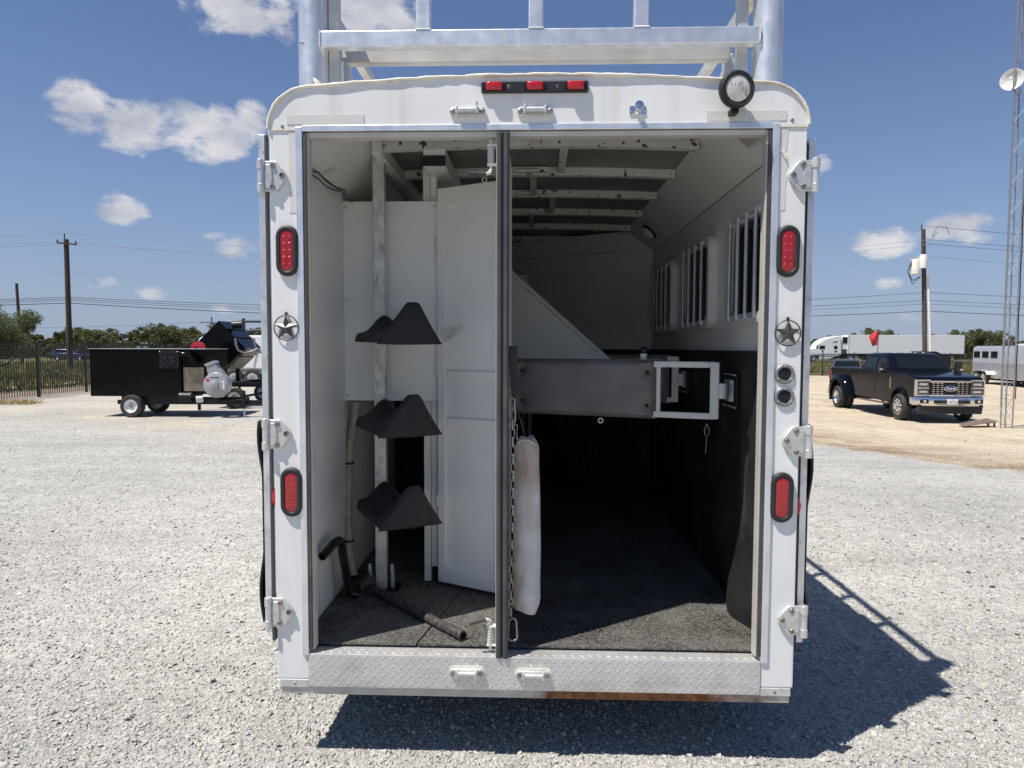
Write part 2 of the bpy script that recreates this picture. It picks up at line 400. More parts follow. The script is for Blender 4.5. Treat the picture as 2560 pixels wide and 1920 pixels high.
def channel_mat():
    mm = mat('rusty_bottom_channel', (.50, .49, .46), .55, .35, .15, 14, .0006, 90)
    N, L = mm.node_tree.nodes, mm.node_tree.links; bs = N['Principled BSDF']
    cur = bs.inputs['Base Color'].links[0].from_socket
    co = N.new('ShaderNodeTexCoord'); sx = N.new('ShaderNodeSeparateXYZ'); L.new(co.outputs['Object'], sx.inputs[0])
    nz = N.new('ShaderNodeTexNoise'); nz.inputs['Scale'].default_value = 9; nz.inputs['Detail'].default_value = 8; L.new(co.outputs['Object'], nz.inputs['Vector'])
    a = N.new('ShaderNodeMath'); a.operation = 'MULTIPLY_ADD'; L.new(nz.outputs[0], a.inputs[0]); a.inputs[1].default_value = .9; L.new(sx.outputs[0], a.inputs[2])
    r = N.new('ShaderNodeMapRange'); L.new(a.outputs[0], r.inputs[0]); r.inputs[1].default_value = .42; r.inputs[2].default_value = .60
    r3 = N.new('ShaderNodeMapRange'); L.new(a.outputs[0], r3.inputs[0]); r3.inputs[1].default_value = 1.45; r3.inputs[2].default_value = 1.1
    mu = N.new('ShaderNodeMath'); mu.operation = 'MULTIPLY'; L.new(r.outputs[0], mu.inputs[0]); L.new(r3.outputs[0], mu.inputs[1])
    nz2 = N.new('ShaderNodeTexNoise'); nz2.inputs['Scale'].default_value = 26; nz2.inputs['Detail'].default_value = 7; L.new(co.outputs['Object'], nz2.inputs['Vector'])
    cr_ = N.new('ShaderNodeValToRGB'); L.new(nz2.outputs[0], cr_.inputs[0])
    cr_.color_ramp.elements[0].position = .3; cr_.color_ramp.elements[0].color = (.10, .035, .014, 1)
    cr_.color_ramp.elements[1].position = .7; cr_.color_ramp.elements[1].color = (.33, .14, .05, 1)
    mx = N.new('ShaderNodeMix'); mx.data_type = 'RGBA'; L.new(mu.outputs[0], mx.inputs[0]); L.new(cur, mx.inputs[6]); L.new(cr_.outputs[0], mx.inputs[7])
    L.new(mx.outputs[2], bs.inputs['Base Color'])
    return mm
CHM = channel_mat()
MB().box(-1.004, 1.004, .004, .07, .268, .3015).build('bottom_channel', CHM, T, bevel=.003)
for s in (-1, 1):
    MB().box(min(s * .888, s * 1.006), max(s * .888, s * 1.006), -.003, .05, .2985, .331).build('corner_plate', mat('scuffed_corner_plate', (.6, .6, .58), .45, .4, .15, 12, 0, 1, (.3, .22, .16), (.6, .75), 18), T, bevel=.003)
    MB().lathe([(.004, 0), (.006, .002)], (s * .945, -.005, .315), 'Y', 10).build('rivet', BOLT, T)
# underside, axles and wheels (out of sight from behind, they carry the body)
MB().box(-1.0, 1.0, .08, 6.5, .30, .43).build('chassis', BLACKM, T)
def wheel(parent, x, y, z, r, w, rim_mat, name='wheel', dirx=-1, hubr=.35, dish=.4):
    """wheel with its axle along x; dirx is the side its face looks to"""
    h = holder(name, parent, (x, y, z))
    t = MB(); t.lathe([(r * .60, -w / 2), (r * .90, -w / 2), (r * .985, -w * .36), (r, -w * .2), (r, w * .2), (r * .985, w * .36), (r * .90, w / 2), (r * .60, w / 2), (r * .58, 0)], (0, 0, 0), 'X', 32, False)
    t.build('tyre', TYRE, h, 40)
    q = MB(); f = dirx * w / 2
    q.lathe([(r * .61, f * .96), (r * .56, f * .98), (r * .52, f * (1 - dish * .5)), (r * hubr, f * (1 - dish)), (r * hubr * .7, f * (1 - dish * .8)), (r * .12, f * (1 - dish * .75)), (r * .10, f * .75), (.001, f * .75)], (0, 0, 0), 'X', 28, False)
    q.lathe([(r * .6, -f * .9), (.001, -f * .8)], (0, 0, 0), 'X', 16, False)
    q.build('rim', rim_mat, h, 40)
    b = MB()
    for k in range(6):
        a = 2 * math.pi * k / 6; b.cyl((f * .6, math.cos(a) * r * .24, math.sin(a) * r * .24), (f * .78, math.cos(a) * r * .24, math.sin(a) * r * .24), r * .035, n=6)
    tag(b.build('lug_nuts', BOLT, h), kind='stuff')
    MB().lathe([(r * .17, f * .2), (r * .17, f * .66), (r * .1, f * .7), (r * .1, f * .86), (r * .06, f * .9), (.001, f * .9)], (0, 0, 0), 'X', 16, False).build('hub', BOLT, h, 40)
    return h
for s in (-1, 1):
    for y in (3.35, 4.2): wheel(T, s * 1.13, y, .37, .37, .22, GALV, dirx=s)
    m = MB(); arc = [(3.775 + .92 * math.cos(t), .40 + .46 * math.sin(t)) for t in (math.pi * i / 14 for i in range(15))]
    m.loft([[(s * 1.012, y, z) for y, z in arc], [(s * 1.27, y, z) for y, z in arc], [(s * 1.27, y, z - .03) for y, z in arc], [(s * 1.012, y, z - .03) for y, z in arc]], closed=False)
    m.build('fender', WHITE, T)

# ---------------------------------------------------------------- fittings on the rear face
def mk_hinge(s):
    h = holder('hinge', T)
    pts = [(-.030, -.057), (.022, -.057), (.032, -.050), (.062, -.008), (.062, .010), (.030, .052), (.020, .058), (-.030, .058)]
    pts = [(s * x, z) for x, z in pts]
    a = MB().prism(pts, 1, -.014, -.0005).build('hinge_plate', HINGE, h, 40, bevel=.003)
    MB().prism([(s * x, z) for x, z in ((-.016, -.045), (.006, -.045), (.012, 0), (.006, .045), (-.016, .045))], 1, -.019, -.013).build('hinge_boss', HINGE, h, bevel=.003)
    for z0, z1 in ((-.062, -.03), (.026, .062)):
        MB().cyl((s * -.034, -.016, z0), (s * -.034, -.016, z1), .0145, n=18).build('hinge_knuckle', HINGE, h, 40, bevel=.0015)
    MB().cyl((s * -.034, -.015, -.0295), (s * -.034, -.015, .0255), .0125, n=18).build('hinge_knuckle', ALU, h, 40)
    for x, z in ((.012, .040), (.047, .003), (.010, -.040)):
        q = MB().lathe([(.0105, -.013), (.0105, -.0175), (.0085, -.021), (.0045, -.021), (.0043, -.017), (.0005, -.017)], (s * x, 0, z), 'Y', 14, False)
        q.build('bolt', BOLT, h, 40)
    return h
hl = mk_hinge(1)
hinge_z = [2.303, 1.313, .605]
hl.location = (-1.010, 0, hinge_z[0])
for z in hinge_z[1:]:
    c = copy_tree(hl, T); c.location = (-1.008, 0, z)
hr = mk_hinge(-1); hr.location = (1.010, 0, 2.296)
for z in (1.30, .604):
    c = copy_tree(hr, T); c.location = (1.010, 0, z)

def mk_tail():
    h = holder('tail_light', T)
    o = stadium(.066, .172, 12); m = MB()
    m.tube([(x, -.006, z) for x, z in o[:-1]], .0115, 10, closed=True); m.build('rubber_grommet', RUBBER, h, 60)
    rings = []
    for k, (f, y) in enumerate(((1.0, -.002), (1.0, -.009), (.93, -.0125), (.6, -.0145))):
        oo = stadium(.058 * f, .164 - .058 * (1 - f), 12); rings.append([(x, y, z) for x, z in oo[:-1]])
    MB().loft(rings).build('lens', RED, h, 50)
    b = MB()
    for j in range(5):
        for i in (-1, 1):
            b.lathe([(.006, -.0132), (.0045, -.0152), (.001, -.0158)], (i * .0105, 0, -.052 + j * .026), 'Y', 8, False)
    tag(b.build('led_cells', LED, h, 60), kind='stuff')
    return h
t0 = mk_tail(); t0.location = (-.949, 0, 2.022)
for x, z in ((.952, 2.018), (-.946, 1.085), (.952, 1.083)):
    c = copy_tree(t0, T); c.location = (x, 0, z)

def mk_star():
    h = holder('star_ornament', T); m = MB(); vs = []
    for k in range(10):
        a = math.pi / 2 + math.pi * k / 5; r = .050 if k % 2 == 0 else .0205
        vs.append((math.cos(a) * r, -.012, math.sin(a) * r))
    vs += [(0, -.023, 0), (0, -.009, 0)]
    m.add(vs, [(k, (k + 1) % 10, 10) for k in range(10)] + [((k + 1) % 10, k, 11) for k in range(10)])
    m.build('star', IRON, h)
    r = MB(); n = 72
    r.tube([(math.cos(2 * math.pi * i / n) * .0475, -.010, math.sin(2 * math.pi * i / n) * .0475) for i in range(n)], [.0021 + .0006 * (i % 2) for i in range(n)], 6, closed=True)
    r.tube([(math.cos(2 * math.pi * i / 12) * .005, -.008, .0545 + math.sin(2 * math.pi * i / 12) * .005) for i in range(12)], .0018, 6, closed=True)
    r.cyl((0, 0, .0545), (0, -.012, .0545), .003, n=8)
    r.build('ring', IRON, h, 60)
    return h
s0 = mk_star(); s0.location = (-.957, 0, 1.727)
c = copy_tree(s0, T); c.location = (.958, 0, 1.711)

def mk_socket():
    h = holder('lock_socket', T)
    MB().lathe([(.0385, 0), (.0385, -.005), (.034, -.009), (.027, -.009), (.024, -.005), (.022, .004), (.001, .006)], (0, 0, 0), 'Y', 32, False).build('socket_ring', SOCK, h, 40)
    MB().lathe([(.024, -.004), (.016, -.006), (.008, -.012), (.006, -.013), (.0005, -.011)], (0, 0, 0), 'Y', 24, False).build('socket_core', DARKGLASS, h, 60)
    for a in (90, 215, 325):
        MB().lathe([(.0035, -.009), (.003, -.011), (.0005, -.0115)], (math.cos(R(a)) * .031, 0, math.sin(R(a)) * .031), 'Y', 8, False).build('screw', ALU, h)
    return h
k0 = mk_socket(); k0.location = (.952, 0, 1.556)
c = copy_tree(k0, T); c.location = (.953, 0, 1.470)

# marker light bar
h = holder('light_bar', T, (-.002, -.003, 2.628))
MB().box(-.200, .200, -.016, 0, -.0215, .0205).build('bar_housing', PLASTIC, h, bevel=.004)
for x in (-.151, .002, .153):
    MB().loft([[(x + a * q, y, .001 + b * q2) for a, b in ((-.031, -.015), (.031, -.015), (.031, .015), (-.031, .015))] for q, q2, y in ((1, 1, -.016), (1, 1, -.024), (.85, .75, -.031), (.4, .4, -.033))]).build('marker_lens', REDB, h, 40, bevel=.004, seg=2)
    for q in (-1, 1): MB().box(x + q * .0365 - .005, x + q * .0365 + .005, -.0185, -.0162, -.010, .010).build('lens_clip', BLACKM, h)
for x in (-.095, .088): MB().lathe([(.007, -.0162), (.005, -.0168), (.0045, -.0155), (.0005, -.0155)], (x, 0, -.001), 'Y', 10, False).build('screw', BOLT, h)

def mk_keeper(up):
    h = holder('door_keeper', T); g = 1 if up else -1
    o = stadium(.034, .136, 10)
    MB().prism([(z, x) for x, z in o[:-1]], 1, -.011, -.0005).build('keeper_plate', HINGE, h, 40, bevel=.003)
    MB().cyl((-.036, -.021, .002), (.036, -.021, .002), .0105, n=16).build('keeper_rod', GALV, h, 40)
    for x in (-.038, .038): MB().box(x - .004, x + .004, -.032, -.011, -.013, .015).build('keeper_ear', HINGE, h, bevel=.002)
    MB().cyl((.036, -.026, -.008 * g), (.036, -.026, .030 * g), .0046, n=10).build('keeper_pin', GALV, h, 40)
    for x in (-.056, .056): MB().lathe([(.0095, -.011), (.0095, -.0145), (.006, -.0165), (.0005, -.0165)], (x, 0, 0), 'Y', 12, False).build('bolt', BOLT, h, 40)
    return h
ku = mk_keeper(True); ku.location = (-.254, -.003, 2.540)
c = copy_tree(ku, T); c.location = (.001, -.003, 2.539); c.scale = (-1, 1, 1)
kd = mk_keeper(False); kd.location = (-.258, -.006, .374)
c = copy_tree(kd, T); c.location = (.004, -.006, .370); c.scale = (-1, 1, 1)
for kx, kz in ((-.258, .374), (.004, .370)):
    o = stadium(.044, .146, 10); MB().prism([(kx + z, kz + x + .004) for x, z in o[:-1]], 1, -.0085, -.0062).build('keeper_gasket', CREAM, T, 40)
# chrome push button
h = holder('push_button', T, (.384, -.003, 2.541))
MB().box(-.031, .031, -.004, 0, -.017, .017).build('button_plate', CHROME, h, bevel=.003)
MB().lathe([(.016, -.004), (.012, -.012), (.0105, -.02), (.0165, -.034), (.0175, -.044), (.0165, -.048), (.0005, -.049)], (0, 0, .002), (0, 1, -.06), 20, False).build('button_knob', CHROME, h, 40)
for x in (-.024, .024): MB().lathe([(.0045, -.004), (.003, -.007), (.0005, -.0075)], (x, 0, -.002), 'Y', 8, False).build('screw', CHROME, h)
# work lamp
h = holder('work_lamp', T, (.731, -.068, 2.592)); ax = Vector((-.16, 1, .10))
MB().lathe([(.046, -.014), (.060, -.018), (.066, -.008), (.066, .008), (.058, .020), (.050, .034), (.03, .050), (.001, .054)], (0, 0, 0), ax, 36, False).build('lamp_housing', RUBBER, h, 50)
MB().lathe([(.047, -.012), (.038, -.016), (.02, -.019), (.0005, -.020)], (0, 0, 0), ax, 32, False).build('lamp_lens', LENSG, h, 60)
m = MB().box(-.014, .014, .012, .06, -.078, -.058).box(-.006, .006, .02, .03, -.062, -.03); m.build('lamp_bracket', BLACKM, h, bevel=.003)
# reflective tape
TAPE = mat('reflective_tape', (.70, .69, .65), .3, .05, .05, 12, 0, 1, (.62, .61, .56), (.46, .6), 330)
MB().box(-.945, -.648, -.0052, -.0032, 2.500, 2.534).build('reflective_tape', TAPE, T)
MB().box(.640, .936, -.0052, -.0032, 2.502, 2.537).build('reflective_tape', TAPE, T)
MB().box(-.940, -.914, -.0018, -.0002, 2.168, 2.476).build('reflective_tape', TAPE, T)
m = MB().prism([(.914, 2.17), (.938, 2.172), (.939, 2.26), (.944, 2.30), (.935, 2.31), (.943, 2.335), (.928, 2.375), (.940, 2.40), (.946, 2.476), (.914, 2.476)], 1, -.0018, -.0002); m.build('reflective_tape', TAPE, T)
m = MB().prism([(.920, 2.385), (.934, 2.392), (.941, 2.355), (.932, 2.362)], 1, -.008, -.0022); m.build('torn_tape_flap', CREAM, T)
for x, z in ((-.963, 2.492), (.957, 2.502)): MB().lathe([(.007, -.003), (.005, -.006), (.0005, -.0065)], (x, 0, z), 'Y', 10, False).build('rivet', BOLT, T)
# side markers
for s, z in ((-1, 1.06), (1, 1.045)):
    arc = [(s * (1.015 + .018 * math.sin(math.pi * i / 8)), z - .043 + .086 * i / 8) for i in range(9)]
    MB().prism(arc, 1, .012, .055).build('side_marker', REDB, T, 60)

# ---------------------------------------------------------------- rear doors folded back along both sides
for s in (-1, 1):
    d = holder('rear_door', T)
    x0, x1 = (1.032, 1.060) if s > 0 else (1.044, 1.072)
    def bx(a, b, *r): return MB().box(min(s * a, s * b), max(s * a, s * b), *r)
    top, bot = (2.445, .50) if s > 0 else (2.475, .505)
    bx(x0, x1, .030, .93, bot, top).build('door_panel', ALU, d, bevel=.003)
    if s < 0:
        bx(1.030, 1.0435, .018, .07, bot - .03, top - .005).build('door_seal', RUBBERG, d, bevel=.004)
        bx(1.016, 1.0295, .024, .05, bot + .02, top + .01).build('door_edge', BRUSH, d, bevel=.002)
    else:
        bx(1.0165, 1.0315, .018, .07, bot - .035, top - .02).build('door_seal', RUBBER, d, bevel=.004)
    # rubber lining on the inner face, now outermost, sagging in waves
    m = MB(); rows = []
    for j in range(29):
        z = bot + .04 + j * (1.36 - bot - .04) / 28
        w = .006 + .020 * max(0, math.sin(j / 28 * math.pi * 2.6 + (.3 if s < 0 else 1.3))) ** 1.2
        rows.append([(s * (x1 + .002 + w * q), y, z) for y, q in ((.033, .9), (.06, 1.0), (.25, .7), (.5, 1.1), (.75, .8), (.92, .4))])
    m.loft(rows, closed=False); o = m.build('rubber_lining', RUBBER, d, 60)
    md = o.modifiers.new('thick', 'SOLIDIFY'); md.thickness = .006
    for z in (2.41, 1.62, .9, .56): MB().lathe([(.004, .03), (.003, .028), (.0005, .0275)], (s * (x0 + .008), 0, z), 'Y', 8, False).build('rivet', GALV, d)

# ---------------------------------------------------------------- interior
FL = .455
MB().box(-.95, .95, .10, 4.6, .432, .444).build('floor', BLACKM, T)
def floormat(pts, z=FL): return MB().prism(pts, 2, .4445, z).build('stall_mat', MATT, T, bevel=.003)
floormat([(-.945, .062), (-.472, .062), (-.33, .80), (-.945, .98)])
floormat([(-.466, .062), (-.112, .062), (-.112, 1.10), (-.27, 1.06), (-.324, .80)])
floormat([(-.106, .062), (.945, .062), (.945, 1.04), (-.106, 1.06)])
floormat([(-.100, 1.068), (.945, 1.048), (.945, 2.85), (-.100, 3.4)])
floormat([(-.945, .99), (-.335, .81), (-.28, 1.07), (-.109, 1.108), (-.109, 3.4), (-.945, 3.9)])
# left wall, chamfers, ceiling
MB().box(-.958, -.95, .058, 4.3, .44, 2.42).build('left_wall', IWHITE, T)
for s in (-1, 1):
    m = MB(); m.loft([[(s * .95, y, 2.415), (s * .75, y, 2.605), (s * .756, y, 2.613), (s * .957, y, 2.423)] for y in (.058, 4.3)])
    m.build('ceiling_cove', IWHITE, T)
    MB().bar((s * .9515, .058, 2.4165), (s * .9515, 4.3, 2.4165), .006, .006).build('cove_seam', BLACKM, T)
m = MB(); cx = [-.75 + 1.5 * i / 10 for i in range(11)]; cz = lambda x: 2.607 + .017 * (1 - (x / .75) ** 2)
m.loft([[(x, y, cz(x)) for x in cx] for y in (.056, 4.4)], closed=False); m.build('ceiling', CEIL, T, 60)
ribs = [.60, 1.13, 1.66, 2.22, 2.79, 3.4]
for y in ribs:
    m = MB(); m.loft([[(x, y - .022, cz(x) - .001) for x in cx], [(x, y - .022, cz(x) - .043) for x in cx], [(x, y + .022, cz(x) - .043) for x in cx], [(x, y + .022, cz(x) - .001) for x in cx]], closed=False)
    m.build('ceiling_rib', RIB, T)
for (a, b), u, v in (((.056, ribs[0]), 1158, 292), ((ribs[0], ribs[1]), 1215, 340), ((ribs[1], ribs[2]), 1152, 400), ((ribs[2], ribs[3]), 1192, 440), ((ribs[3], ribs[4]), 1148, 478)):
    x = tl(u, v, 2.61, 2).x
    MB().box(x - .018, x + .018, a + .0225, b - .0225, cz(x) - .038, cz(x) - .001).build('ceiling_stringer', RIB, T)
for (a, b) in zip(ribs[:-1], ribs[1:]):                     # roof hatch gear between the ribs
    x = .04; MB().box(x - .20, x + .04, b - .075, b - .055, 2.585, 2.612).build('hatch_rail', RIB, T)
    MB().box(x - .14, x - .02, b - .095, b - .083, 2.585, 2.597).build('hatch_handle', ALU, T, bevel=.003)
# rafter tube over the tack corner with its black end cap
xr = tl(938, 335, .60).x
MB().box(xr - .052, xr + .052, .602, 1.95, 2.50, 2.585).build('rafter_tube', IWHITE, T, bevel=.004)
MB().box(xr - .053, xr + .053, .595, .6015, 2.499, 2.546).build('rafter_end_cap', PLASTIC, T)
MB().box(-.75, -.705, .545, 2.2, 2.535, 2.604).build('cove_angle', IWHITE, T, bevel=.003)

# right wall: white above, black rubber lining below, three barred windows
MB().box(.95, .958, .058, 4.3, 1.632, 2.42).build('right_wall', IWHITE, T)
m = MB(); rows = []
for j in range(25):
    z = .45 + j * (1.634 - .45) / 24; row = []
    for i in range(40):
        y = .058 + (i / 39) ** 1.5 * 4.2
        b = .055 * math.exp(-((y - .62) / .16) ** 2) * math.exp(-((z - .80) / .22) ** 2) + .075 * math.exp(-((y - .42) / .13) ** 2) * math.exp(-((z - .50) / .14) ** 2)
        b += .006 * math.sin(y * 7 + z * 3) * (1 if z < 1.55 else 0) + .028 * math.exp(-((y - .33) / .12) ** 2) * math.exp(-((z - 1.2) / .3) ** 2)
        row.append((.945 - max(b, -.002), y, z))
    rows.append(row)
m.loft(rows, closed=False); o = m.build('wall_liner', LINER, T, 60)
MB().bar((.943, .06, 1.636), (.943, 2.95, 1.636), .014, .010).build('liner_trim', LINER, T)
BARM = mat('window_bar_grey', (.50, .50, .50), .4, .4, .1, 12)
for k, (y0, y1) in enumerate(((.095, .655), (.97, 1.65), (1.945, 2.67))):
    w = holder('window', T); z0, z1 = 1.757, 2.245
    yc, zc, hy, hz = (y0 + y1) / 2, (z0 + z1) / 2, (y1 - y0) / 2, (z1 - z0) / 2
    def rrect(hy, hz, r, n=6):
        o = []
        for q, (sy, sz) in enumerate(((1, 1), (-1, 1), (-1, -1), (1, -1))):
            for i in range(n + 1):
                t = math.pi / 2 * (q + i / n); o.append((yc + sy * (hy - r) + r * math.cos(t), zc + sz * (hz - r) + r * math.sin(t)))
        return o
    A, B, Cc = rrect(hy, hz, .07), rrect(hy - .012, hz - .012, .06), rrect(hy - .045, hz - .045, .045)
    m = MB(); m.loft([[(.949, y, z) for y, z in A], [(.905, y, z) for y, z in A], [(.901, y, z) for y, z in B], [(.905, y, z) for y, z in Cc], [(.930, y, z) for y, z in Cc]], True, False)
    m.build('window_frame', mat('pale_window_frame', (.74, .74, .72), .35, .25, .08, 9), w, 40)
    m = MB(); m.add([(.9305, y, z) for y, z in Cc], [tuple(range(len(Cc)))]); m.build('pane', DARKGLASS, w)
    nb = 4
    for i in range(nb):
        y = yc - hy * .62 + hy * 1.30 * i / (nb - 1)
        MB().cyl((.897, y, z0 + .02), (.897, y, z1 - .02), .0085, n=10).build('window_bar', BARM, w, 40)
    for z in (z0 + .03, z1 - .03): MB().bar((.9025, yc - hy * .66, z), (.9025, yc + hy * .72, z), .006, .014).build('bar_mount', ALU, w)
# dome lamps in the right cove
h = holder('dome_lamp', T)
cA = tl(1607, 302, .835, 0)
nrm = Vector((-.69, 0, -.72)); up = Vector((0, 1, 0)); sd = nrm.cross(up)
mm4 = Matrix((sd, up, -nrm)).transposed().to_4x4(); mm4.translation = Vector((.855, .17, 2.50))
MB().box(-.035, .035, -.055, .055, -.022, -.002, mm4).build('lamp_cover', mat('yellowed_lens', (.42, .40, .34), .3, 0, .1, 20), h, bevel=.008)
h = holder('dome_lamp', T)
MB().lathe([(.052, 0), (.05, .03), (.03, .045), (.001, .047)], (.845, 2.45, 2.505), nrm, 20, False).build('lamp_cover', IWHITE, h, 40)
MB().lathe([(.066, -.002), (.064, .012), (.05, .013)], (.845, 2.45, 2.506), nrm, 24, False).build('lamp_base', PLASTIC, h, 40)
# slanted front wall of the stall
def slant(name, mat_, x0, y0, x1, y1, z0, z1, th=.012):
    m = MB(); d = Vector((x1 - x0, y1 - y0, 0)).normalized(); n = Vector((-d.y, d.x, 0)) * th
    m.loft([[(x0, y0, z0), (x1, y1, z0), (x1 + n.x, y1 + n.y, z0), (x0 + n.x, y0 + n.y, z0)], [(x0, y0, z1), (x1, y1, z1), (x1 + n.x, y1 + n.y, z1), (x0 + n.x, y0 + n.y, z1)]])
    return m.build(name, mat_, T)
slant('front_wall', IWHITE, .95, 2.90, -.95, 4.08, 1.64, 2.44)
slant('front_wall_top', IWHITE, .95, 2.905, -.95, 4.085, 2.445, 2.60)
slant('front_wall_liner', LINER, .95, 2.895, -.95, 4.075, .45, 1.635)
for u, v in ((1240, 553), (1358, 548), (1374, 747), (1244, 750)):
    p = tl(u, v, 3.1); MB().ball((p.x, 2.893 + (.95 - p.x) * .621, p.z), .008, 5).build('rivet', BLACKM, T)
# small hatch seen through the gap
p = tl(1128, 603, 3.55)
MB().box(p.x - .05, p.x + .055, 3.36, 3.44, p.z - .12, p.z + .03).build('hatch_frame', BRUSHT, T, bevel=.01)

# ---------------------------------------------------------------- stall dividers
def pad_mesh(p0, p1, z0, z1, th=.045):
    """a cushion between p0 and p1, tufted with buttons"""
    p0, p1 = Vector(p0), Vector(p1); d = p1 - p0; n = Vector((d.y, -d.x, 0)).normalized()
    if n.y > 0: n = -n
    m = MB(); nx, nz = 44, 16; tuf = [(.10, .22), (.10, .80), (.95, .2), (.95, .8)]
    rows = []
    for j in range(nz + 1):
        r = []
        for i in range(nx + 1):
            a, b = i / nx, j / nz
            e = min(a * d.length, (1 - a) * d.length, b * (z1 - z0), (1 - b) * (z1 - z0)) / .03
            t = th * (1 - max(0, 1 - e) ** 2) ** .5 if e < 1 else th
            for (ta, tb) in tuf:
                q = ((a - ta) * d.length) ** 2 + ((b - tb) * (z1 - z0)) ** 2
                t -= .026 * math.exp(-q / .0005) + .006 * math.exp(-q / .004)
            t += .0025 * math.sin(a * 9) * math.sin(b * 5)
            r.append(p0 + d * a + n * t + Vector((0, 0, z0 + (z1 - z0) * b)))
        rows.append(r)
    m.loft(rows, closed=False)
    back = [[p0 + d * a + Vector((0, 0, z0 + (z1 - z0) * b)) for a in (0, 1)] for b in (0, 1)]
    m.loft(back, closed=False)
    return m, n, tuf, d
def divider(A, B, padend, z0, z1, latch=True):
    """A outer (right) end, B left end"""
    h = holder('stall_divider', T); A, B = Vector(A), Vector(B); d = A - B
    E_ = B + d * padend
    m, n, tuf, dd = pad_mesh(B, E_, z0 - .01, z1 + .01)
    m.build('divider_pad', PAD, h, 60)
    for ta, tb in tuf:
        q = B + dd * ta + n * .028 + Vector((0, 0, z0 + (z1 - z0) * tb)); MB().ball(q, .009, 6).build('button', RUBBER, h)
    for z in (z0 + .012, z1 - .012):
        MB().bar(B + Vector((0, 0, z)), A + Vector((0, 0, z)), .028, .028).build('divider_rail', RIBW, h, bevel=.003)
    MB().bar(A + Vector((0, 0, z0)), A + Vector((0, 0, z1)), .036, .040, d).build('divider_end', RIBW, h, bevel=.003)
    q = E_ + d.normalized() * .012
    if padend < .9: MB().bar(q + Vector((0, 0, z0)), q + Vector((0, 0, z1)), .016, .02, d).build('divider_end', RIBW, h, bevel=.003)
    a2 = A + d.normalized() * .03; zc = (z0 + z1) / 2
    MB().cyl(a2 + Vector((0, -.01, zc - .035)), a2 + Vector((0, -.01, zc + .035)), .022, n=14).build('latch_barrel', RIBW, h, 40, bevel=.003)
    # wall bracket
    yb = a2.y + .04
    MB().box(.918, .938, yb - .09, yb + .14, zc - .085, zc + .085).build('bracket_plate', BLACKM, h, bevel=.004)
    MB().prism([(.90, yb - .03), (.93, yb - .06), (.93, yb + .09), (.905, yb + .06)], 2, zc - .05, zc + .05).build('bracket_box', ALU, h, bevel=.004)
    for q in range(5):
        for zz in (-.074, .074): MB().ball((.9175, yb - .075 + q * .045, zc + zz), .005, 4).build('rivet', GALV, h)
    return h
RIBW = mat('white_tube_paint', (.72, .71, .67), .4, 0, .06, 6, 0, 1, (.12, .08, .05), (.67, .70), 24)
divider((.838, .555, 0), (-.12, .91, 0), .735, 1.325, 1.588)
divider((.86, 1.54, 0), (-.12, 1.92, 0), .965, 1.325, 1.600)
p = tl(1386, 772, .78)
MB().cyl((p.x, .72, 1.575), (p.x, .72, 1.625), .017, n=14).build('divider_knob_post', RIBW, T, 40)
MB().ball((p.x, .72, 1.64), .021, 8).build('divider_knob', PLASTIC, T, 60)
# eye bolt and hanging clip below the divider
q = tl(1297, 897, .70); MB().tube([(q.x + .011 * math.cos(t), .69, 1.30 + .011 * math.sin(t)) for t in (2 * math.pi * i / 14 for i in range(14))], .0035, 6, closed=True).build('eye_bolt', GALV, T)
q = tl(1527, 915, .55)
MB().tube([(q.x + a, .55, q.z + b) for a, b in ((0, 0), (-.012, -.03), (-.008, -.055), (.008, -.055), (.012, -.03), (0, 0))], .003, 6).tube([(q.x, .55, q.z - .055), (q.x - .004, .55, q.z - .14)], .002, 5).build('snap_clip', CHAIN, T)
# white head panel with sloping top behind the near divider
def head():
    m = MB(); y = lambda x: 1.60 - x * .42
    P = [(-.60, 1.33), (.40, 1.33), (.44, 1.575), (-.155, 2.135), (-.60, 2.53)]
    m.loft([[(x, y(x), z) for x, z in P], [(x, y(x) + .02, z) for x, z in P]]); m.build('head_panel', IWHITE, T, bevel=.003)
    a, b = (.46, 1.565), (-.60, 2.545)
    MB().bar((a[0], y(a[0]) - .006, a[1]), (b[0], y(b[0]) - .006, b[1]), .034, .022).build('head_panel_edge', RIBW, T, bevel=.003)
head()
slant('dark_tack_backdrop', LINER, -.16, 1.665, -.95, 2.0, .45, 1.33)  # black sheet added so the unlit depth behind the tack corner stays dark
MB().bar((-.02, 1.05, .46), (-.02, 1.05, 1.32), .02, .03).build('divider_leg', BLACKM, T)
MB().bar((-.055, 1.05, .46), (-.055, 1.05, 1.32), .014, .03).build('divider_leg', BLACKM, T)

# ---------------------------------------------------------------- tack corner
cab = holder('tack_cabinet', T)
MB().box(-.9495, -.478, .765, .775, 1.385, 2.372).build('cabinet_front', IWHITE, cab, bevel=.002)
MB().box(-.9495, -.50, .776, 1.35, 1.395, 2.36).build('cabinet_box', IWHITE, cab)
for x, z in ((-.935, 1.41), (-.935, 1.885), (-.935, 2.345), (-.495, 1.41), (-.497, 1.875), (-.494, 2.345)):
    MB().lathe([(.009, 0), (.008, -.003), (.004, -.0035), (.0005, -.003)], (x, .765, z), 'Y', 12, False).build('screw', GALV, cab, 40)
slant('dark_tack_side', LINER, -.50, .86, -.16, 1.66, .45, 1.38)  # added black partition, its colour standing in for shade below the cabinet
MB().box(-.556, -.520, .80, .835, .455, 2.585).build('door_jamb', RIBW, T, bevel=.004)
MB().box(-.5185, -.487, .80, .84, .53, 2.50).build('door_jamb', IWHITE, T, bevel=.004)
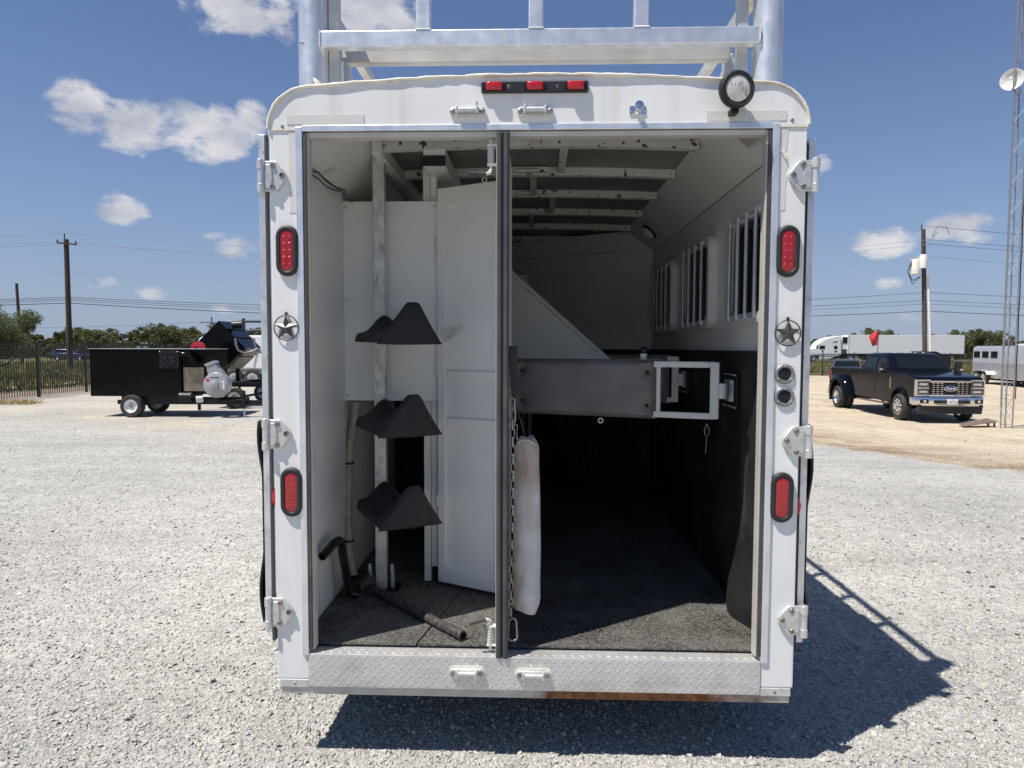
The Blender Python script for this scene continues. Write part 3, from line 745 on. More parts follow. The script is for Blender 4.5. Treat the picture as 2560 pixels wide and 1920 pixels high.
# aluminium post with three saddle racks
MB().box(-.778, -.722, .668, .712, .456, 2.585).build('rack_post', mat('scratched_aluminium_post', (.66, .65, .62), .45, .45, .14, 20, .0003, 90, (.36, .35, .33), (.5, .68), 30, (1, 1, .4)), T, bevel=.004)
MB().box(-.779, -.721, .667, .713, 2.5855, 2.600).build('rack_post_cap', PLASTIC, T)
for s in (-1, 1):
    MB().box(-.75 + s * .055 - .008, -.75 + s * .055 + .008, .672, .70, .46, .56).build('post_latch', GALV, T, bevel=.003)
    MB().cyl((-.75 + s * .055, .665, .545), (-.75 + s * .055, .665, .585), .008, n=10).build('post_latch_pin', GALV, T)
MB().box(-.72, -.66, .64, .74, .4555, .463).build('post_base_plate', BLACKM, T)
def rack(zb):
    back, front = Vector((-.740, .662, 0)), Vector((-.537, .312, 0))
    ax = (front - back); L = ax.length; ax.normalize(); lat = Vector((-ax.y, ax.x, 0))
    if lat.x < 0: lat = -lat
    def hs(s):
        pts = [(0, .098), (.04, .118), (.14, .126), (.22, .120), (.26, .104), (.34, .098), (.40, .078), (.56, .068), (.72, .078), (.84, .112), (.94, .168), (1.0, .178)]
        for (a, b), (c_, d_) in zip(pts[:-1], pts[1:]):
            if s <= c_: t = (s - a) / (c_ - a); t = t * t * (3 - 2 * t); return b + (d_ - b) * t
        return pts[-1][1]
    rows = []; ns, nt = 44, 24
    for i in range(ns + 1):
        s = i / ns; h = hs(s); row = []; wd = .132 + .010 * s + (.004 if .24 < s < .40 else 0)
        for j in range(nt + 1):
            t = -1 + 2 * j / nt; a = abs(t); tq = t - .13 * max(0, min(1, (s - .55) / .35)) * (1 - t * t); a2 = abs(tq)
            fr = max(0, min(1, (s - .55) / .35)); kf = (1 - (a2 - .20) / .80) ** (1.05 if t < 0 else 1.25) if a2 > .20 else 1.0; kb = .30 * (1 - a) + .70 * math.exp(-(a / .40) ** 2.4) if a < .999 else 0; k = kb + (kf - kb) * fr
            k = max(0, k)
            lip = .034 - .020 * fr; z = lip + (h - lip) * k
            if a > .999: z = .0
            row.append(back + ax * (L * s) + lat * (wd * t) + Vector((0, 0, zb + z + .010 * (1 - s) * (1 if z > 0 else .5))))
        rows.append(row)
    # hooded front end running down and slightly forward
    last = rows[-1]
    for f, fo in ((.06, .008), (.14, .011), (.5, .014), (1.0, .020)):
        row = []
        for j, p in enumerate(last):
            t = -1 + 2 * j / nt; base = zb - .004 - .008 * math.cos(t * math.pi / 2)
            q = p.copy(); q.z = p.z + (base - p.z) * f; q += ax * (fo * (1 - .5 * t * t)) + ax * (.003 * math.cos(t * 8) * f) + lat * (t * .012 * f); row.append(q)
        rows.append(row)
    m = MB(); m.loft(rows, closed=False); o = m.build('saddle_rack', SADDLE, T, 70)
    md = o.modifiers.new('thick', 'SOLIDIFY'); md.thickness = .006; md.offset = -1
    md = o.modifiers.new('sub', 'SUBSURF'); md.levels = 1; md.render_levels = 1
for zb in (1.672, 1.272, .872):
    rack(zb)
    MB().box(-.790, -.712, .640, .667, zb - .03, zb + .03).build('rack_bracket', GALV, T, bevel=.003)
# corrugated hose beside the post
cp = [tl(777, 868, .80), tl(772, 900, .80), tl(762, 960, .79), tl(758, 1040, .78), tl(757, 1120, .76), tl(760, 1190, .74), tl(770, 1245, .70)]
cp = [Vector(p) + Vector((-.012, 0, 0)) for p in cp]
pts, rad = [], []
for a, b in zip(cp[:-1], cp[1:]):
    k = int((b - a).length / .0042)
    for i in range(k): pts.append(a.lerp(b, i / k)); rad.append(.0195 if len(pts) % 3 else .0165)
MB().tube(pts, rad, 12).build('corrugated_hose', HOSE, T, 60)
for k in (.36, .80):
    p = pts[int(len(pts) * k)]; MB().cyl(p + Vector((0, 0, -.006)), p + Vector((0, 0, .006)), .024, n=14).build('hose_strap', PLASTIC, T)
# tack door, ajar
def tackdoor():
    h = holder('tack_door', T); a = Vector((-.470, .742, 0)); dr = Vector((.29, -.152, 0)).normalized(); nn = Vector((dr.y, -dr.x, 0))
    m4 = Matrix((dr, -nn, Vector((0, 0, 1)))).transposed().to_4x4(); m4.translation = a
    W_, z0, z1 = .372, .478, 2.425
    MB().box(0, W_, 0, .018, z0, z1 - .004, m4).build('door_skin', IWHITE, h)
    for (x0, x1, q0, q1) in ((0, .048, z0, z1), (W_ - .04, W_, z0, z1)): MB().box(x0, x1, -.014, 0, q0, q1, m4).build('door_stile', IWHITE, h, bevel=.004)
    for (q0, q1) in ((z0, .565), (1.262, 1.308), (1.495, 1.538), (2.335, 2.425)): MB().box(.049, W_ - .041, -.012, 0, q0, q1, m4).build('door_rail', IWHITE, h, bevel=.004)
    for z in (.86, 1.52, 1.66, 2.06, 2.14):
        p = m4 @ Vector((-.010, .0, z)); MB().cyl(p, p + Vector((0, 0, .058)), .0095, n=10).build('door_hinge', GALV, h)
    p = m4 @ Vector((W_ - .10, -.012, z1 + .01)); MB().tube([p + dr * (.012 * math.cos(t)) + Vector((0, 0, .012 * math.sin(t))) for t in (2 * math.pi * i / 12 for i in range(12))], .003, 6, closed=True).build('door_eye', RIBW, h)
tackdoor()
# loose wiring
def wire(pts, r=.0028): 
    P = [Vector(p) for p in pts]; out = []
    for i in range(len(P) - 1):
        for k in range(6): 
            t = k / 6; out.append(P[i].lerp(P[i + 1], t) + Vector((0, 0, -.006 * math.sin(math.pi * t))))
    out.append(P[-1]); MB().tube(out, r, 5).build('loose_wire', RUBBER, T)
wl = lambda u, v, y: tl(u, v, y)
wire([wl(664, 362, .18), wl(688, 372, .38), wl(712, 396, .55), wl(740, 408, .73)])
wire([wl(664, 364, .18), wl(690, 388, .40), wl(715, 408, .56), wl(742, 411, .73)])
wire([wl(741, 400, .74), wl(746, 414, .75), wl(740, 424, .755), wl(752, 432, .76), wl(768, 437, .77)], .002)

# ---------------------------------------------------------------- centre post with rubber bulbs and spring latches
cpst = holder('centre_post', T)
MB().box(-.146, -.098, .004, .056, .442, 2.466).build('post_tube', RIBW, cpst, bevel=.003)
for x, y in ((-.1325, -.004), (-.1065, -.007)): MB().cyl((x, y, .436), (x, y, 2.462), .0118, n=16).build('rubber_bulb', RUBBERG, cpst, 60)
MB().bar((-.1195, -.010, .45), (-.1195, -.010, 2.46), .003, .006, (0, 1, 0)).build('seal_groove', RUBBER, cpst)
MB().box(-.1275, -.1015, .057, .47, .475, 2.44).build('partition_panel', IWHITE, cpst, bevel=.002)
def spring(z0, z1, hz, hdir):
    x, y = -.168, .03
    MB().cyl((x, y, z0 - .02), (x, y, z1 + .02), .0055, n=10).build('latch_rod', RIBW, cpst, 40)
    n = 150; MB().tube([(x + .0115 * math.cos(t * 12 * 2 * math.pi / n), y + .0115 * math.sin(t * 12 * 2 * math.pi / n), z0 + (z1 - z0) * t / n) for t in range(n + 1)], .0022, 6).build('latch_spring', RIBW, cpst, 60)
    for z in (z0, z1): MB().box(x - .014, x + .026, y - .012, y + .012, z - .004, z + .004).build('latch_bracket', RIBW, cpst, bevel=.002)
    MB().tube([(x, y, hz), (x - .004, y - .008, hz + hdir * .018), (x - .022, y - .014, hz + hdir * .024)], .007, 8).build('latch_bend', RIBW, cpst, 60)
    MB().cyl((x - .018, y - .013, hz + hdir * .023), (x - .082, y - .03, hz + hdir * .018 - .006), .008, n=12).build('latch_grip', RUBBERG, cpst, 40)
spring(2.352, 2.425, 2.338, -1); spring(.472, .548, .556, 1)

# ---------------------------------------------------------------- hay rack on the roof
rk = holder('roof_rack', T)
for x, r in ((-.872, .058), (.895, .056)):
    MB().cyl((x, .105, 2.60), (x, .105, 3.10), r, n=40).build('rack_corner_pipe', BRUSH, rk, 40)
for x in (-.792, .800): MB().box(x - .020, x + .020, .10, .14, 2.63, 3.06).build('rack_post', BRUSHT, rk, bevel=.003)
MB().box(-.832, .850, .055, .100, 2.811, 2.873).build('rack_rail', BRUSH, rk, bevel=.004)
MB().box(-.770, .778, .195, .235, 2.806, 2.861).build('rack_rail', BRUSHT, rk, bevel=.004)
MB().box(-.770, .778, .30, .34, 2.690, 2.752).build('rack_rail', BRUSHT, rk, bevel=.004)
MB().box(-.832, .850, .055, .100, 3.062, 3.11).build('rack_rail', BRUSH, rk, bevel=.004)
for x in (-.432, .002, .404): MB().box(x - .0285, x + .0285, .056, .099, 2.8735, 3.0615).build('rack_baluster', BRUSH, rk, bevel=.005)
for x in (-.432, .002, .404):                                  # weld beads
    m = MB()
    for i in range(15): m.ball((x - .027 + i * .0039, .0555, 2.8745), .0033, 4)
    tag(m.build('weld_bead', ALU, rk, 60), kind='stuff')
m = MB()
for x in (-.8325, .8505):
    for i in range(15): m.ball((x, .0545, 2.813 + i * .0041), .0035, 4)
tag(m.build('weld_bead', ALU, rk, 60), kind='stuff')
for s in (-1, 1):
    x = s * .885
    for z in (3.085,): MB().box(x - .02, x + .02, .165, 5.6, z - .025, z + .025).build('rack_side_rail', BRUSHT, rk, bevel=.003)
    for k in range(11): MB().box(x - .017, x + .017, .62 + k * .45, .655 + k * .45, 2.60, 3.059).build('rack_side_post', BRUSHT, rk)
    MB().bar((s * .80, .26, 2.84), (s * .78, .80, 2.60), .02, .045).build('rack_brace', BRUSHT, rk)
    MB().bar((s * .785, .245, 2.70), (s * .785, .245, 2.84), .03, .03).build('rack_foot', BRUSH, rk)
MB().box(-.863, .863, 5.56, 5.60, 3.063, 3.107).build('rack_rail', BRUSHT, rk)
# sealant smear at the foot of the left pipe
m = MB()
for i in range(9):
    a = i / 8; m.tube([(-.835 - a * .05 + .02 * a, .043 + .012 * a, 2.645 + a * .052), (-.80 - .035 * a, .040, 2.640 + a * .035)], .0035, 5)
m.build('sealant_smear', CREAM, rk, 60)
m = MB().tube([(-.930, .095, 2.842), (-.915, .062, 2.836), (-.895, .0495, 2.828)], .0028, 6); m.build('weld_scar', ALU, rk, 60)

# ================================================================== loose things on and in the trailer
def tworld(o):
    """top-level thing laid out in the trailer's coordinates"""
    o.location = (TX, TY, 0); o.rotation_euler = (0, 0, -TYAW); return o
pad = tworld(thing('hanging_pad', 'soiled white canvas roll pad hanging on end beside the centre post of the trailer', 'pad'))
rows = []; n = 28
for j in range(46):
    a = j / 45; z = .575 + .715 * a; r = .052 + .006 * math.sin(a * 2.6 + .4) - .004 * a
    if a > .93: r *= (1 - ((a - .93) / .07) ** 2 * .42)
    if a < .05: r *= .80 + 4 * a
    row = []
    for i in range(n):
        t = 2 * math.pi * i / n; w = r * (1 + .03 * math.sin(3 * t + a * 5) + .03 * math.sin(7 * t + a * 21) * (1.0 if a < .2 or a > .8 else .25))
        row.append((-.026 + w * math.cos(t), .125 + w * math.sin(t) * .82, z + .008 * math.sin(2 * t) * (1 if a > .9 or a < .06 else 0)))
    rows.append(row)
MB().loft(rows).build('roll', CANVAS, pad, 60)
MB().tube([(-.062, .10, 1.268), (-.05, .085, 1.285), (-.015, .083, 1.283), (.010, .10, 1.262)], .005, 8).build('hem', CANVAS, pad, 60)
MB().tube([(-.03, .125, 1.28), (-.05, .085, 1.36), (-.076, .06, 1.43)], .004, 6).build('hanger_strap', RUBBER, pad)
ch = tworld(thing('chain', 'steel link chain with snap hooks hanging down the centre post of the trailer', 'chain'))
def linkmesh():
    o = stadium(.0165, .041, 6); return MB().tube([(x, 0, z) for x, z in o[:-1]], .0036, 6, closed=True)
first = None; zt = 1.355; cxs = lambda z: -.082 + .004 * math.sin(z * 7)
for i in range(23):
    z = zt - i * .0335
    if first is None: first = linkmesh().build('link', CHAIN, ch, 60); l = first
    else: l = first.copy(); COL.objects.link(l)
    l.location = (cxs(z), .006, z); l.rotation_euler = (0, 0, (0.35 if i % 2 else 1.75))
def snap(x, z0, z1, w): 
    m = MB(); o = stadium(w, z0 - z1, 8); m.tube([(x + a * (1 - .35 * (b / (z0 - z1) + .0)), .004, (z0 + z1) / 2 + b) for a, b in o[:-1]], .0042, 8, closed=True); return m
snap(-.084, 1.46, 1.365, .026).build('snap_hook', CHAIN, ch, 60)
snap(-.078, .590, .500, .034).build('snap_hook', CHAIN, ch, 60)
MB().tube([(-.086, .004, 1.455), (-.092, .004, 1.50), (-.096, .004, 1.56)], .003, 6).build('chain_tail', CHAIN, ch)
second = [(-.066 - .0045 * i, .055, 1.305 + i * .029) for i in range(5)]
for i, p in enumerate(second):
    l = first.copy(); COL.objects.link(l); l.location = p; l.rotation_euler = (0, .15, 0.4 if i % 2 else 1.8); l.scale = (.8, .8, .8)
st = tworld(thing('rubber_strap', 'short black rubber flap hanging from the centre post above the chain', 'strap'))
m = MB().prism([(-.096, 1.66), (-.062, 1.66), (-.064, 1.52), (-.074, 1.43), (-.094, 1.47)], 1, .012, .020); m.build('flap', RUBBER, st, bevel=.002)
jk = tworld(thing('jack_handle', 'rusty pipe with a bent black crank lying on the tack corner floor mat', 'pipe'))
def hollow(p0, p1, r, n=20):
    m = MB(); p0, p1 = Vector(p0), Vector(p1); d = (p1 - p0).normalized(); a = d.orthogonal().normalized(); b = d.cross(a)
    ring = lambda p, q: [p + (a * math.cos(t) + b * math.sin(t)) * q for t in (2 * math.pi * i / n for i in range(n))]
    m.loft([ring(p0, r), ring(p1, r), ring(p1, r * .74), ring(p1 - d * .1, r * .74)], True, False); m.add([p1 - d * .1], []); return m
zf = FL + .0205
hollow((-.80, .640, zf), (-.284, .095, zf), .0205).build('long_pipe', PIPE, jk, 40)
MB().ball((-.284 - .026, .095 + .004, zf + .012), .0055, 5).build('pin_hole', RUBBER, jk)
cur = []
K_ = [Vector(p) for p in ((-.835, .560, .470), (-.868, .545, .480), (-.880, .535, .545), (-.890, .505, .655), (-.893, .485, .720), (-.890, .455, .755), (-.895, .41, .770), (-.905, .335, .758), (-.912, .285, .748))]
for i in range(len(K_) - 1):
    for k in range(5):
        t = k / 5; p0 = K_[max(i - 1, 0)]; p1 = K_[i]; p2 = K_[i + 1]; p3 = K_[min(i + 2, len(K_) - 1)]
        cur.append(.5 * ((2 * p1) + (-p0 + p2) * t + (2 * p0 - 5 * p1 + 4 * p2 - p3) * t * t + (-p0 + 3 * p1 - 3 * p2 + p3) * t ** 3))
cur.append(K_[-1])
MB().tube(cur, .0195, 14).build('crank', CRANK, jk, 50)
hollow(cur[-1] - (cur[-1] - cur[-2]).normalized() * .004, cur[-1] + (cur[-1] - cur[-2]).normalized() * .02, .0197).build('crank_mouth', CRANK, jk, 40)
q = MB().cyl((-.845, .60, .49), (-.79, .66, .50), .026, n=14).cyl((-.805, .63, .50), (-.805, .63, .545), .010, n=8).box(-.85, -.78, .60, .67, .4565, .475); q.build('clamp', PIPE, jk, bevel=.002)
# ================================================================== ground
def grid_obj(name, xs, ys, zf, material):
    X, Y = np.meshgrid(xs, ys); Z = zf(X, Y); nx, ny = len(xs), len(ys)
    V = np.stack([X.ravel(), Y.ravel(), Z.ravel()], 1)
    i = np.arange(nx - 1); j = np.arange(ny - 1); I, J = np.meshgrid(i, j); a = (J * nx + I).ravel()
    F = np.stack([a, a + 1, a + nx + 1, a + nx], 1)
    me = bpy.data.meshes.new(name); me.from_pydata(V.tolist(), [], F.tolist()); me.materials.append(material); me.shade_smooth()
    o = bpy.data.objects.new(name, me); COL.objects.link(o); return o
def ground_mat():
    m = bpy.data.materials.new('dry_grass_ground'); m.use_nodes = True; N, L = m.node_tree.nodes, m.node_tree.links; bs = N['Principled BSDF']
    co = N.new('ShaderNodeTexCoord')
    a = N.new('ShaderNodeTexNoise'); a.inputs['Scale'].default_value = .18; a.inputs['Detail'].default_value = 9; L.new(co.outputs['Object'], a.inputs['Vector'])
    r = N.new('ShaderNodeValToRGB'); L.new(a.outputs[0], r.inputs[0]); e = r.color_ramp.elements
    e[0].position = .36; e[0].color = (.075, .085, .025, 1); e[1].position = .66; e[1].color = (.21, .18, .075, 1)
    n = r.color_ramp.elements.new(.52); n.color = (.13, .125, .042, 1)
    b = N.new('ShaderNodeTexNoise'); b.inputs['Scale'].default_value = 9; b.inputs['Detail'].default_value = 8; L.new(co.outputs['Object'], b.inputs['Vector'])
    mr = N.new('ShaderNodeMapRange'); L.new(b.outputs[0], mr.inputs[0]); mr.inputs[1].default_value = .3; mr.inputs[2].default_value = .7; mr.inputs[3].default_value = .6; mr.inputs[4].default_value = 1.35
    hs = N.new('ShaderNodeHueSaturation'); L.new(r.outputs[0], hs.inputs['Color']); L.new(mr.outputs[0], hs.inputs['Value'])
    L.new(hs.outputs[0], bs.inputs['Base Color']); bs.inputs['Roughness'].default_value = .95
    bp = N.new('ShaderNodeBump'); bp.inputs['Distance'].default_value = .06; L.new(b.outputs[0], bp.inputs['Height']); L.new(bp.outputs[0], bs.inputs['Normal'])
    return m
far = [200, 350, 700, 1500, 2800]
xs = np.array([-v for v in reversed(far)] + list(np.arange(-150, 151, 6.)) + far)
ys = np.array([-v for v in reversed(far)] + list(np.arange(-150, 151, 6.)) + far)
g = grid_obj('ground', xs, ys, lambda x, y: gz(x, y) - .06 * sstep(-18.0, -13.0, x) * sstep(60, 50, y) - .02, ground_mat()); tag(g, kind='structure')

def gravel_mat():
    m = bpy.data.materials.new('limestone_gravel'); m.use_nodes = True; N, L = m.node_tree.nodes, m.node_tree.links; bs = N['Principled BSDF']
    co = N.new('ShaderNodeTexCoord'); P = co.outputs['Object']
    def math_(op, a, b=None, cl=False):
        n = N.new('ShaderNodeMath'); n.operation = op; n.use_clamp = cl
        for i, v in enumerate((a, b)):
            if v is None: continue
            if isinstance(v, (int, float)): n.inputs[i].default_value = v
            else: L.new(v, n.inputs[i])
        return n.outputs[0]
    def noise(s, d=6, rough=.5):
        n = N.new('ShaderNodeTexNoise'); n.inputs['Scale'].default_value = s; n.inputs['Detail'].default_value = d; n.inputs['Roughness'].default_value = rough; L.new(P, n.inputs['Vector']); return n.outputs[0]
    def rng_(f, a, b, c, d):
        n = N.new('ShaderNodeMapRange'); L.new(f, n.inputs[0]); n.inputs[1].default_value = a; n.inputs[2].default_value = b; n.inputs[3].default_value = c; n.inputs[4].default_value = d; return n.outputs[0]
    def vor(s):
        n = N.new('ShaderNodeTexVoronoi'); n.inputs['Scale'].default_value = s; L.new(P, n.inputs['Vector']); return n
    sp = N.new('ShaderNodeSeparateXYZ'); L.new(P, sp.inputs[0]); x, y = sp.outputs[0], sp.outputs[1]
    v1, v2, v3 = vor(52.), vor(110.), vor(20.)
    cs = N.new('ShaderNodeSeparateColor'); L.new(v1.outputs['Color'], cs.inputs[0])
    tone = rng_(cs.outputs[0], 0, 1, .80, 1.16)
    cs2 = N.new('ShaderNodeSeparateColor'); L.new(v2.outputs['Color'], cs2.inputs[0])
    tone = math_('MULTIPLY', tone, rng_(cs2.outputs[0], 0, 1, .86, 1.12))
    tone = math_('MULTIPLY', tone, rng_(noise(.5, 6), .3, .7, .86, 1.10))
    tone = math_('MULTIPLY', tone, rng_(noise(4.5, 6, .65), .3, .7, .86, 1.10))
    v4 = vor(26.); cs4 = N.new('ShaderNodeSeparateColor'); L.new(v4.outputs['Color'], cs4.inputs[0]); tone = math_('MULTIPLY', tone, rng_(cs4.outputs[0], 0, 1, .88, 1.10))
    mpt = N.new('ShaderNodeMapping'); mpt.inputs['Scale'].default_value = (.22, 1.6, 1); mpt.inputs['Rotation'].default_value = (0, 0, R(14)); L.new(P, mpt.inputs[0])
    trk = N.new('ShaderNodeTexNoise'); trk.inputs['Scale'].default_value = 1.1; trk.inputs['Detail'].default_value = 4; L.new(mpt.outputs[0], trk.inputs['Vector']); tone = math_('MULTIPLY', tone, rng_(trk.outputs[0], .32, .68, .93, 1.06))
    grey = N.new('ShaderNodeRGB'); grey.outputs[0].default_value = (.430, .420, .388, 1)
    tan = N.new('ShaderNodeRGB'); tan.outputs[0].default_value = (.56, .475, .35, 1)
    # the yellow gravel of the side yard starts along a ragged line right of the trailer; a thinner strip crosses the yard on the left
    edge = math_('ADD', x, math_('MULTIPLY', y, .18))
    edge = math_('ADD', edge, math_('MULTIPLY', math_('SUBTRACT', noise(1.3, 7, .6), .5), 1.8))
    t1 = rng_(edge, 9.15, 9.65, 0, 1)
    e2 = math_('SUBTRACT', math_('ADD', y, math_('MULTIPLY', math_('SUBTRACT', noise(.35, 6), .5), 6.0)), math_('MULTIPLY', x, -.55))
    t2 = math_('MULTIPLY', rng_(e2, 8.0, 10.5, 0, .55), rng_(noise(.6, 5), .42, .60, .25, 1))
    t2 = math_('MULTIPLY', t2, rng_(x, -3.5, -5.5, 0, 1))
    t = math_('MAXIMUM', t1, t2)
    mx = N.new('ShaderNodeMix'); mx.data_type = 'RGBA'; L.new(t, mx.inputs[0]); L.new(grey.outputs[0], mx.inputs[6]); L.new(tan.outputs[0], mx.inputs[7])
    # darker damp earth along the seam between the two
    seam = math_('MULTIPLY', rng_(edge, 9.2, 9.6, 0, 1), rng_(edge, 12.2, 9.9, 0, .85))
    seam = math_('MULTIPLY', seam, rng_(noise(.9, 7, .6), .34, .58, .25, 1.0))
    mp = N.new('ShaderNodeMapping'); mp.inputs['Scale'].default_value = (1.5, .25, 1); mp.inputs['Rotation'].default_value = (0, 0, R(62)); L.new(P, mp.inputs[0])
    tr = N.new('ShaderNodeTexNoise'); tr.inputs['Scale'].default_value = 1.3; tr.inputs['Detail'].default_value = 6; L.new(mp.outputs[0], tr.inputs['Vector'])
    seam = math_('ADD', seam, math_('MULTIPLY', rng_(tr.outputs[0], .55, .72, 0, .30), rng_(edge, 9.0, 9.8, .12, 1)), True)
    dk = N.new('ShaderNodeMix'); dk.data_type = 'RGBA'; L.new(seam, dk.inputs[0]); L.new(mx.outputs[2], dk.inputs[6]); dk.inputs[7].default_value = (.235, .17, .105, 1)
    hs = N.new('ShaderNodeHueSaturation'); L.new(dk.outputs[2], hs.inputs['Color']); L.new(tone, hs.inputs['Value'])
    L.new(hs.outputs[0], bs.inputs['Base Color']); bs.inputs['Roughness'].default_value = .9; bs.inputs['Specular IOR Level'].default_value = .25
    h = math_('ADD', rng_(v1.outputs['Distance'], 0, .7, 1, 0), math_('MULTIPLY', rng_(v2.outputs['Distance'], 0, .7, 1, 0), .5))
    h = math_('ADD', h, math_('MULTIPLY', rng_(v3.outputs['Distance'], 0, .7, 1, 0), .9))
    h = math_('ADD', h, math_('MULTIPLY', noise(6, 4), 1.6))
    bp = N.new('ShaderNodeBump'); bp.inputs['Strength'].default_value = .7; bp.inputs['Distance'].default_value = .006; L.new(h, bp.inputs['Height']); L.new(bp.outputs[0], bs.inputs['Normal'])
    return m
GRAVEL = gravel_mat()
lot = grid_obj('gravel_lot', np.arange(-15.6, 71, 1.), np.arange(-30, 53.1, 1.), lambda x, y: gz(x, y), GRAVEL); tag(lot, kind='structure')

# loose crushed stones lying on the lot near the trailer
def stones(n):
    U = rng.uniform(1 / 17.0, 1 / 1.5, n); y = 1 / U; x = rng.uniform(-1, 1, n) * (.88 * y + 1.5)
    keep = ~((np.abs(x - TX) < .9) & (y > 4.2)); x, y = x[keep], y[keep]; n = len(x)
    s = np.clip(rng.lognormal(-5.40, .42, n), .0024, .015) * np.clip(.92 + .05 * (y - 2.5), .9, 1.3)
    base = np.array([[a, b, c] for c in (-1, 1) for b in (-1, 1) for a in (-1, 1)], float)
    V = base[None] * rng.uniform(.55, 1.1, (n, 8, 3)) * np.stack([s * rng.uniform(.8, 1.35, n), s, s * rng.uniform(.35, .65, n)], 1)[:, None, :]
    q = rng.normal(size=(n, 4)); q /= np.linalg.norm(q, axis=1)[:, None]; q[:, 0] = np.abs(q[:, 0]) + .6; q /= np.linalg.norm(q, axis=1)[:, None]
    w, a, b, c = q.T
    M = np.stack([1 - 2 * (b * b + c * c), 2 * (a * b - c * w), 2 * (a * c + b * w), 2 * (a * b + c * w), 1 - 2 * (a * a + c * c), 2 * (b * c - a * w), 2 * (a * c - b * w), 2 * (b * c + a * w), 1 - 2 * (a * a + b * b)], 1).reshape(n, 3, 3)
    V = np.einsum('nij,nkj->nki', M, V)
    V += np.stack([x, y, gz(x, y) + s * (rng.uniform(-.10, .25, n) - .25 * np.clip((y - 4) / 6, 0, 1))], 1)[:, None, :]
    V = V.reshape(-1, 3)
    f = np.array([(4, 5, 7, 6), (0, 1, 5, 4), (2, 6, 7, 3), (0, 4, 6, 2), (1, 3, 7, 5)])
    F = (f[None] + (np.arange(n) * 8)[:, None, None]).reshape(-1, 4)
    me = bpy.data.meshes.new('gravel_stones')
    me.vertices.add(len(V)); me.vertices.foreach_set('co', V.ravel())
    me.loops.add(F.size); me.loops.foreach_set('vertex_index', F.ravel())
    me.polygons.add(len(F)); me.polygons.foreach_set('loop_start', np.arange(0, F.size, 4)); me.polygons.foreach_set('loop_total', np.full(len(F), 4))
    me.update(calc_edges=True)
    tone = np.clip(rng.normal(1.05, .10, n), .5, 1.4); warm = rng.random(n)
    colr = np.stack([.436 * tone, .427 * tone, .396 * tone, np.ones(n)], 1)
    k = warm > .978; colr[k, :3] *= np.array([1.06, .93, .74]); k = warm < .03; colr[k, :3] *= np.array([.75, .78, .82])
    at = me.attributes.new('tone', 'FLOAT_COLOR', 'FACE'); at.data.foreach_set('color', np.repeat(colr, 5, 0).astype(np.float32).ravel())
    m = bpy.data.materials.new('crushed_stone'); m.use_nodes = True; N, L = m.node_tree.nodes, m.node_tree.links
    a = N.new('ShaderNodeAttribute'); a.attribute_name = 'tone'; b = N['Principled BSDF']
    nz = N.new('ShaderNodeTexNoise'); nz.inputs['Scale'].default_value = 220; co = N.new('ShaderNodeTexCoord'); L.new(co.outputs['Object'], nz.inputs['Vector'])
    mr = N.new('ShaderNodeMapRange'); L.new(nz.outputs[0], mr.inputs[0]); mr.inputs[1].default_value = .3; mr.inputs[2].default_value = .7; mr.inputs[3].default_value = .85; mr.inputs[4].default_value = 1.15
    hs = N.new('ShaderNodeHueSaturation'); L.new(a.outputs['Color'], hs.inputs['Color']); L.new(mr.outputs[0], hs.inputs['Value']); L.new(hs.outputs[0], b.inputs['Base Color'])
    b.inputs['Roughness'].default_value = .9; b.inputs['Specular IOR Level'].default_value = .2
    me.materials.append(m)
    o = bpy.data.objects.new('gravel_stones', me); COL.objects.link(o)
    tag(o, 'pale crushed limestone gravel scattered over the yard', 'gravel', kind='stuff')
stones(220000)

# strips of the setting beyond the fence
ASPH = mat('asphalt', (.075, .073, .07), .9, 0, .15, 3)
DIRT = mat('pinkish_dirt', (.36, .27, .20), .95, 0, .2, 1.5, .01, 8)
def sheet(name, x0, x1, y0, y1, z, m_): return tag(MB().add([(x0, y0, z), (x1, y0, z), (x1, y1, z), (x0, y1, z)], [(0, 1, 2, 3)]).build(name, m_), kind='structure')
sheet('road', -400, 400, 103, 117, -.46, ASPH)
sheet('dirt_path', -20.5, -19.0, 8, 62, .012, DIRT)
sheet('dirt_strip', -17.4, -15.25, 5, 60, .006, mat('rocky_dirt', (.24, .19, .15), .95, 0, .35, 3, .03, 14))
tag(MB().box(-14, 70, 53.3, 53.6, -.56, -.36).build('kerb', mat('kerb_brown', (.30, .22, .15), .9, 0, .15, 3)), kind='structure')

# ================================================================== vegetation
def leaf_mat(name, c1, c2):
    m = bpy.data.materials.new(name); m.use_nodes = True; N, L = m.node_tree.nodes, m.node_tree.links; b = N['Principled BSDF']
    a = N.new('ShaderNodeAttribute'); a.attribute_name = 'tone'
    r = N.new('ShaderNodeValToRGB'); L.new(a.outputs['Fac'], r.inputs[0]); r.color_ramp.elements[0].color = (*c1, 1); r.color_ramp.elements[1].color = (*c2, 1)
    L.new(r.outputs[0], b.inputs['Base Color']); b.inputs['Roughness'].default_value = .7; b.inputs['Specular IOR Level'].default_value = .2
    t = N.new('ShaderNodeBsdfTranslucent'); L.new(r.outputs[0], t.inputs['Color']); mx = N.new('ShaderNodeMixShader'); mx.inputs[0].default_value = .25
    o = N['Material Output']; L.new(b.outputs[0], mx.inputs[1]); L.new(t.outputs[0], mx.inputs[2]); L.new(mx.outputs[0], o.inputs['Surface'])
    return m
LEAF = leaf_mat('mesquite_leaf', (.06, .075, .026), (.17, .175, .07))
LEAFN = leaf_mat('feathery_leaf', (.07, .09, .035), (.19, .21, .095))
BARK = mat('mesquite_bark', (.07, .055, .042), .9, 0, .3, 10, .01, 20)
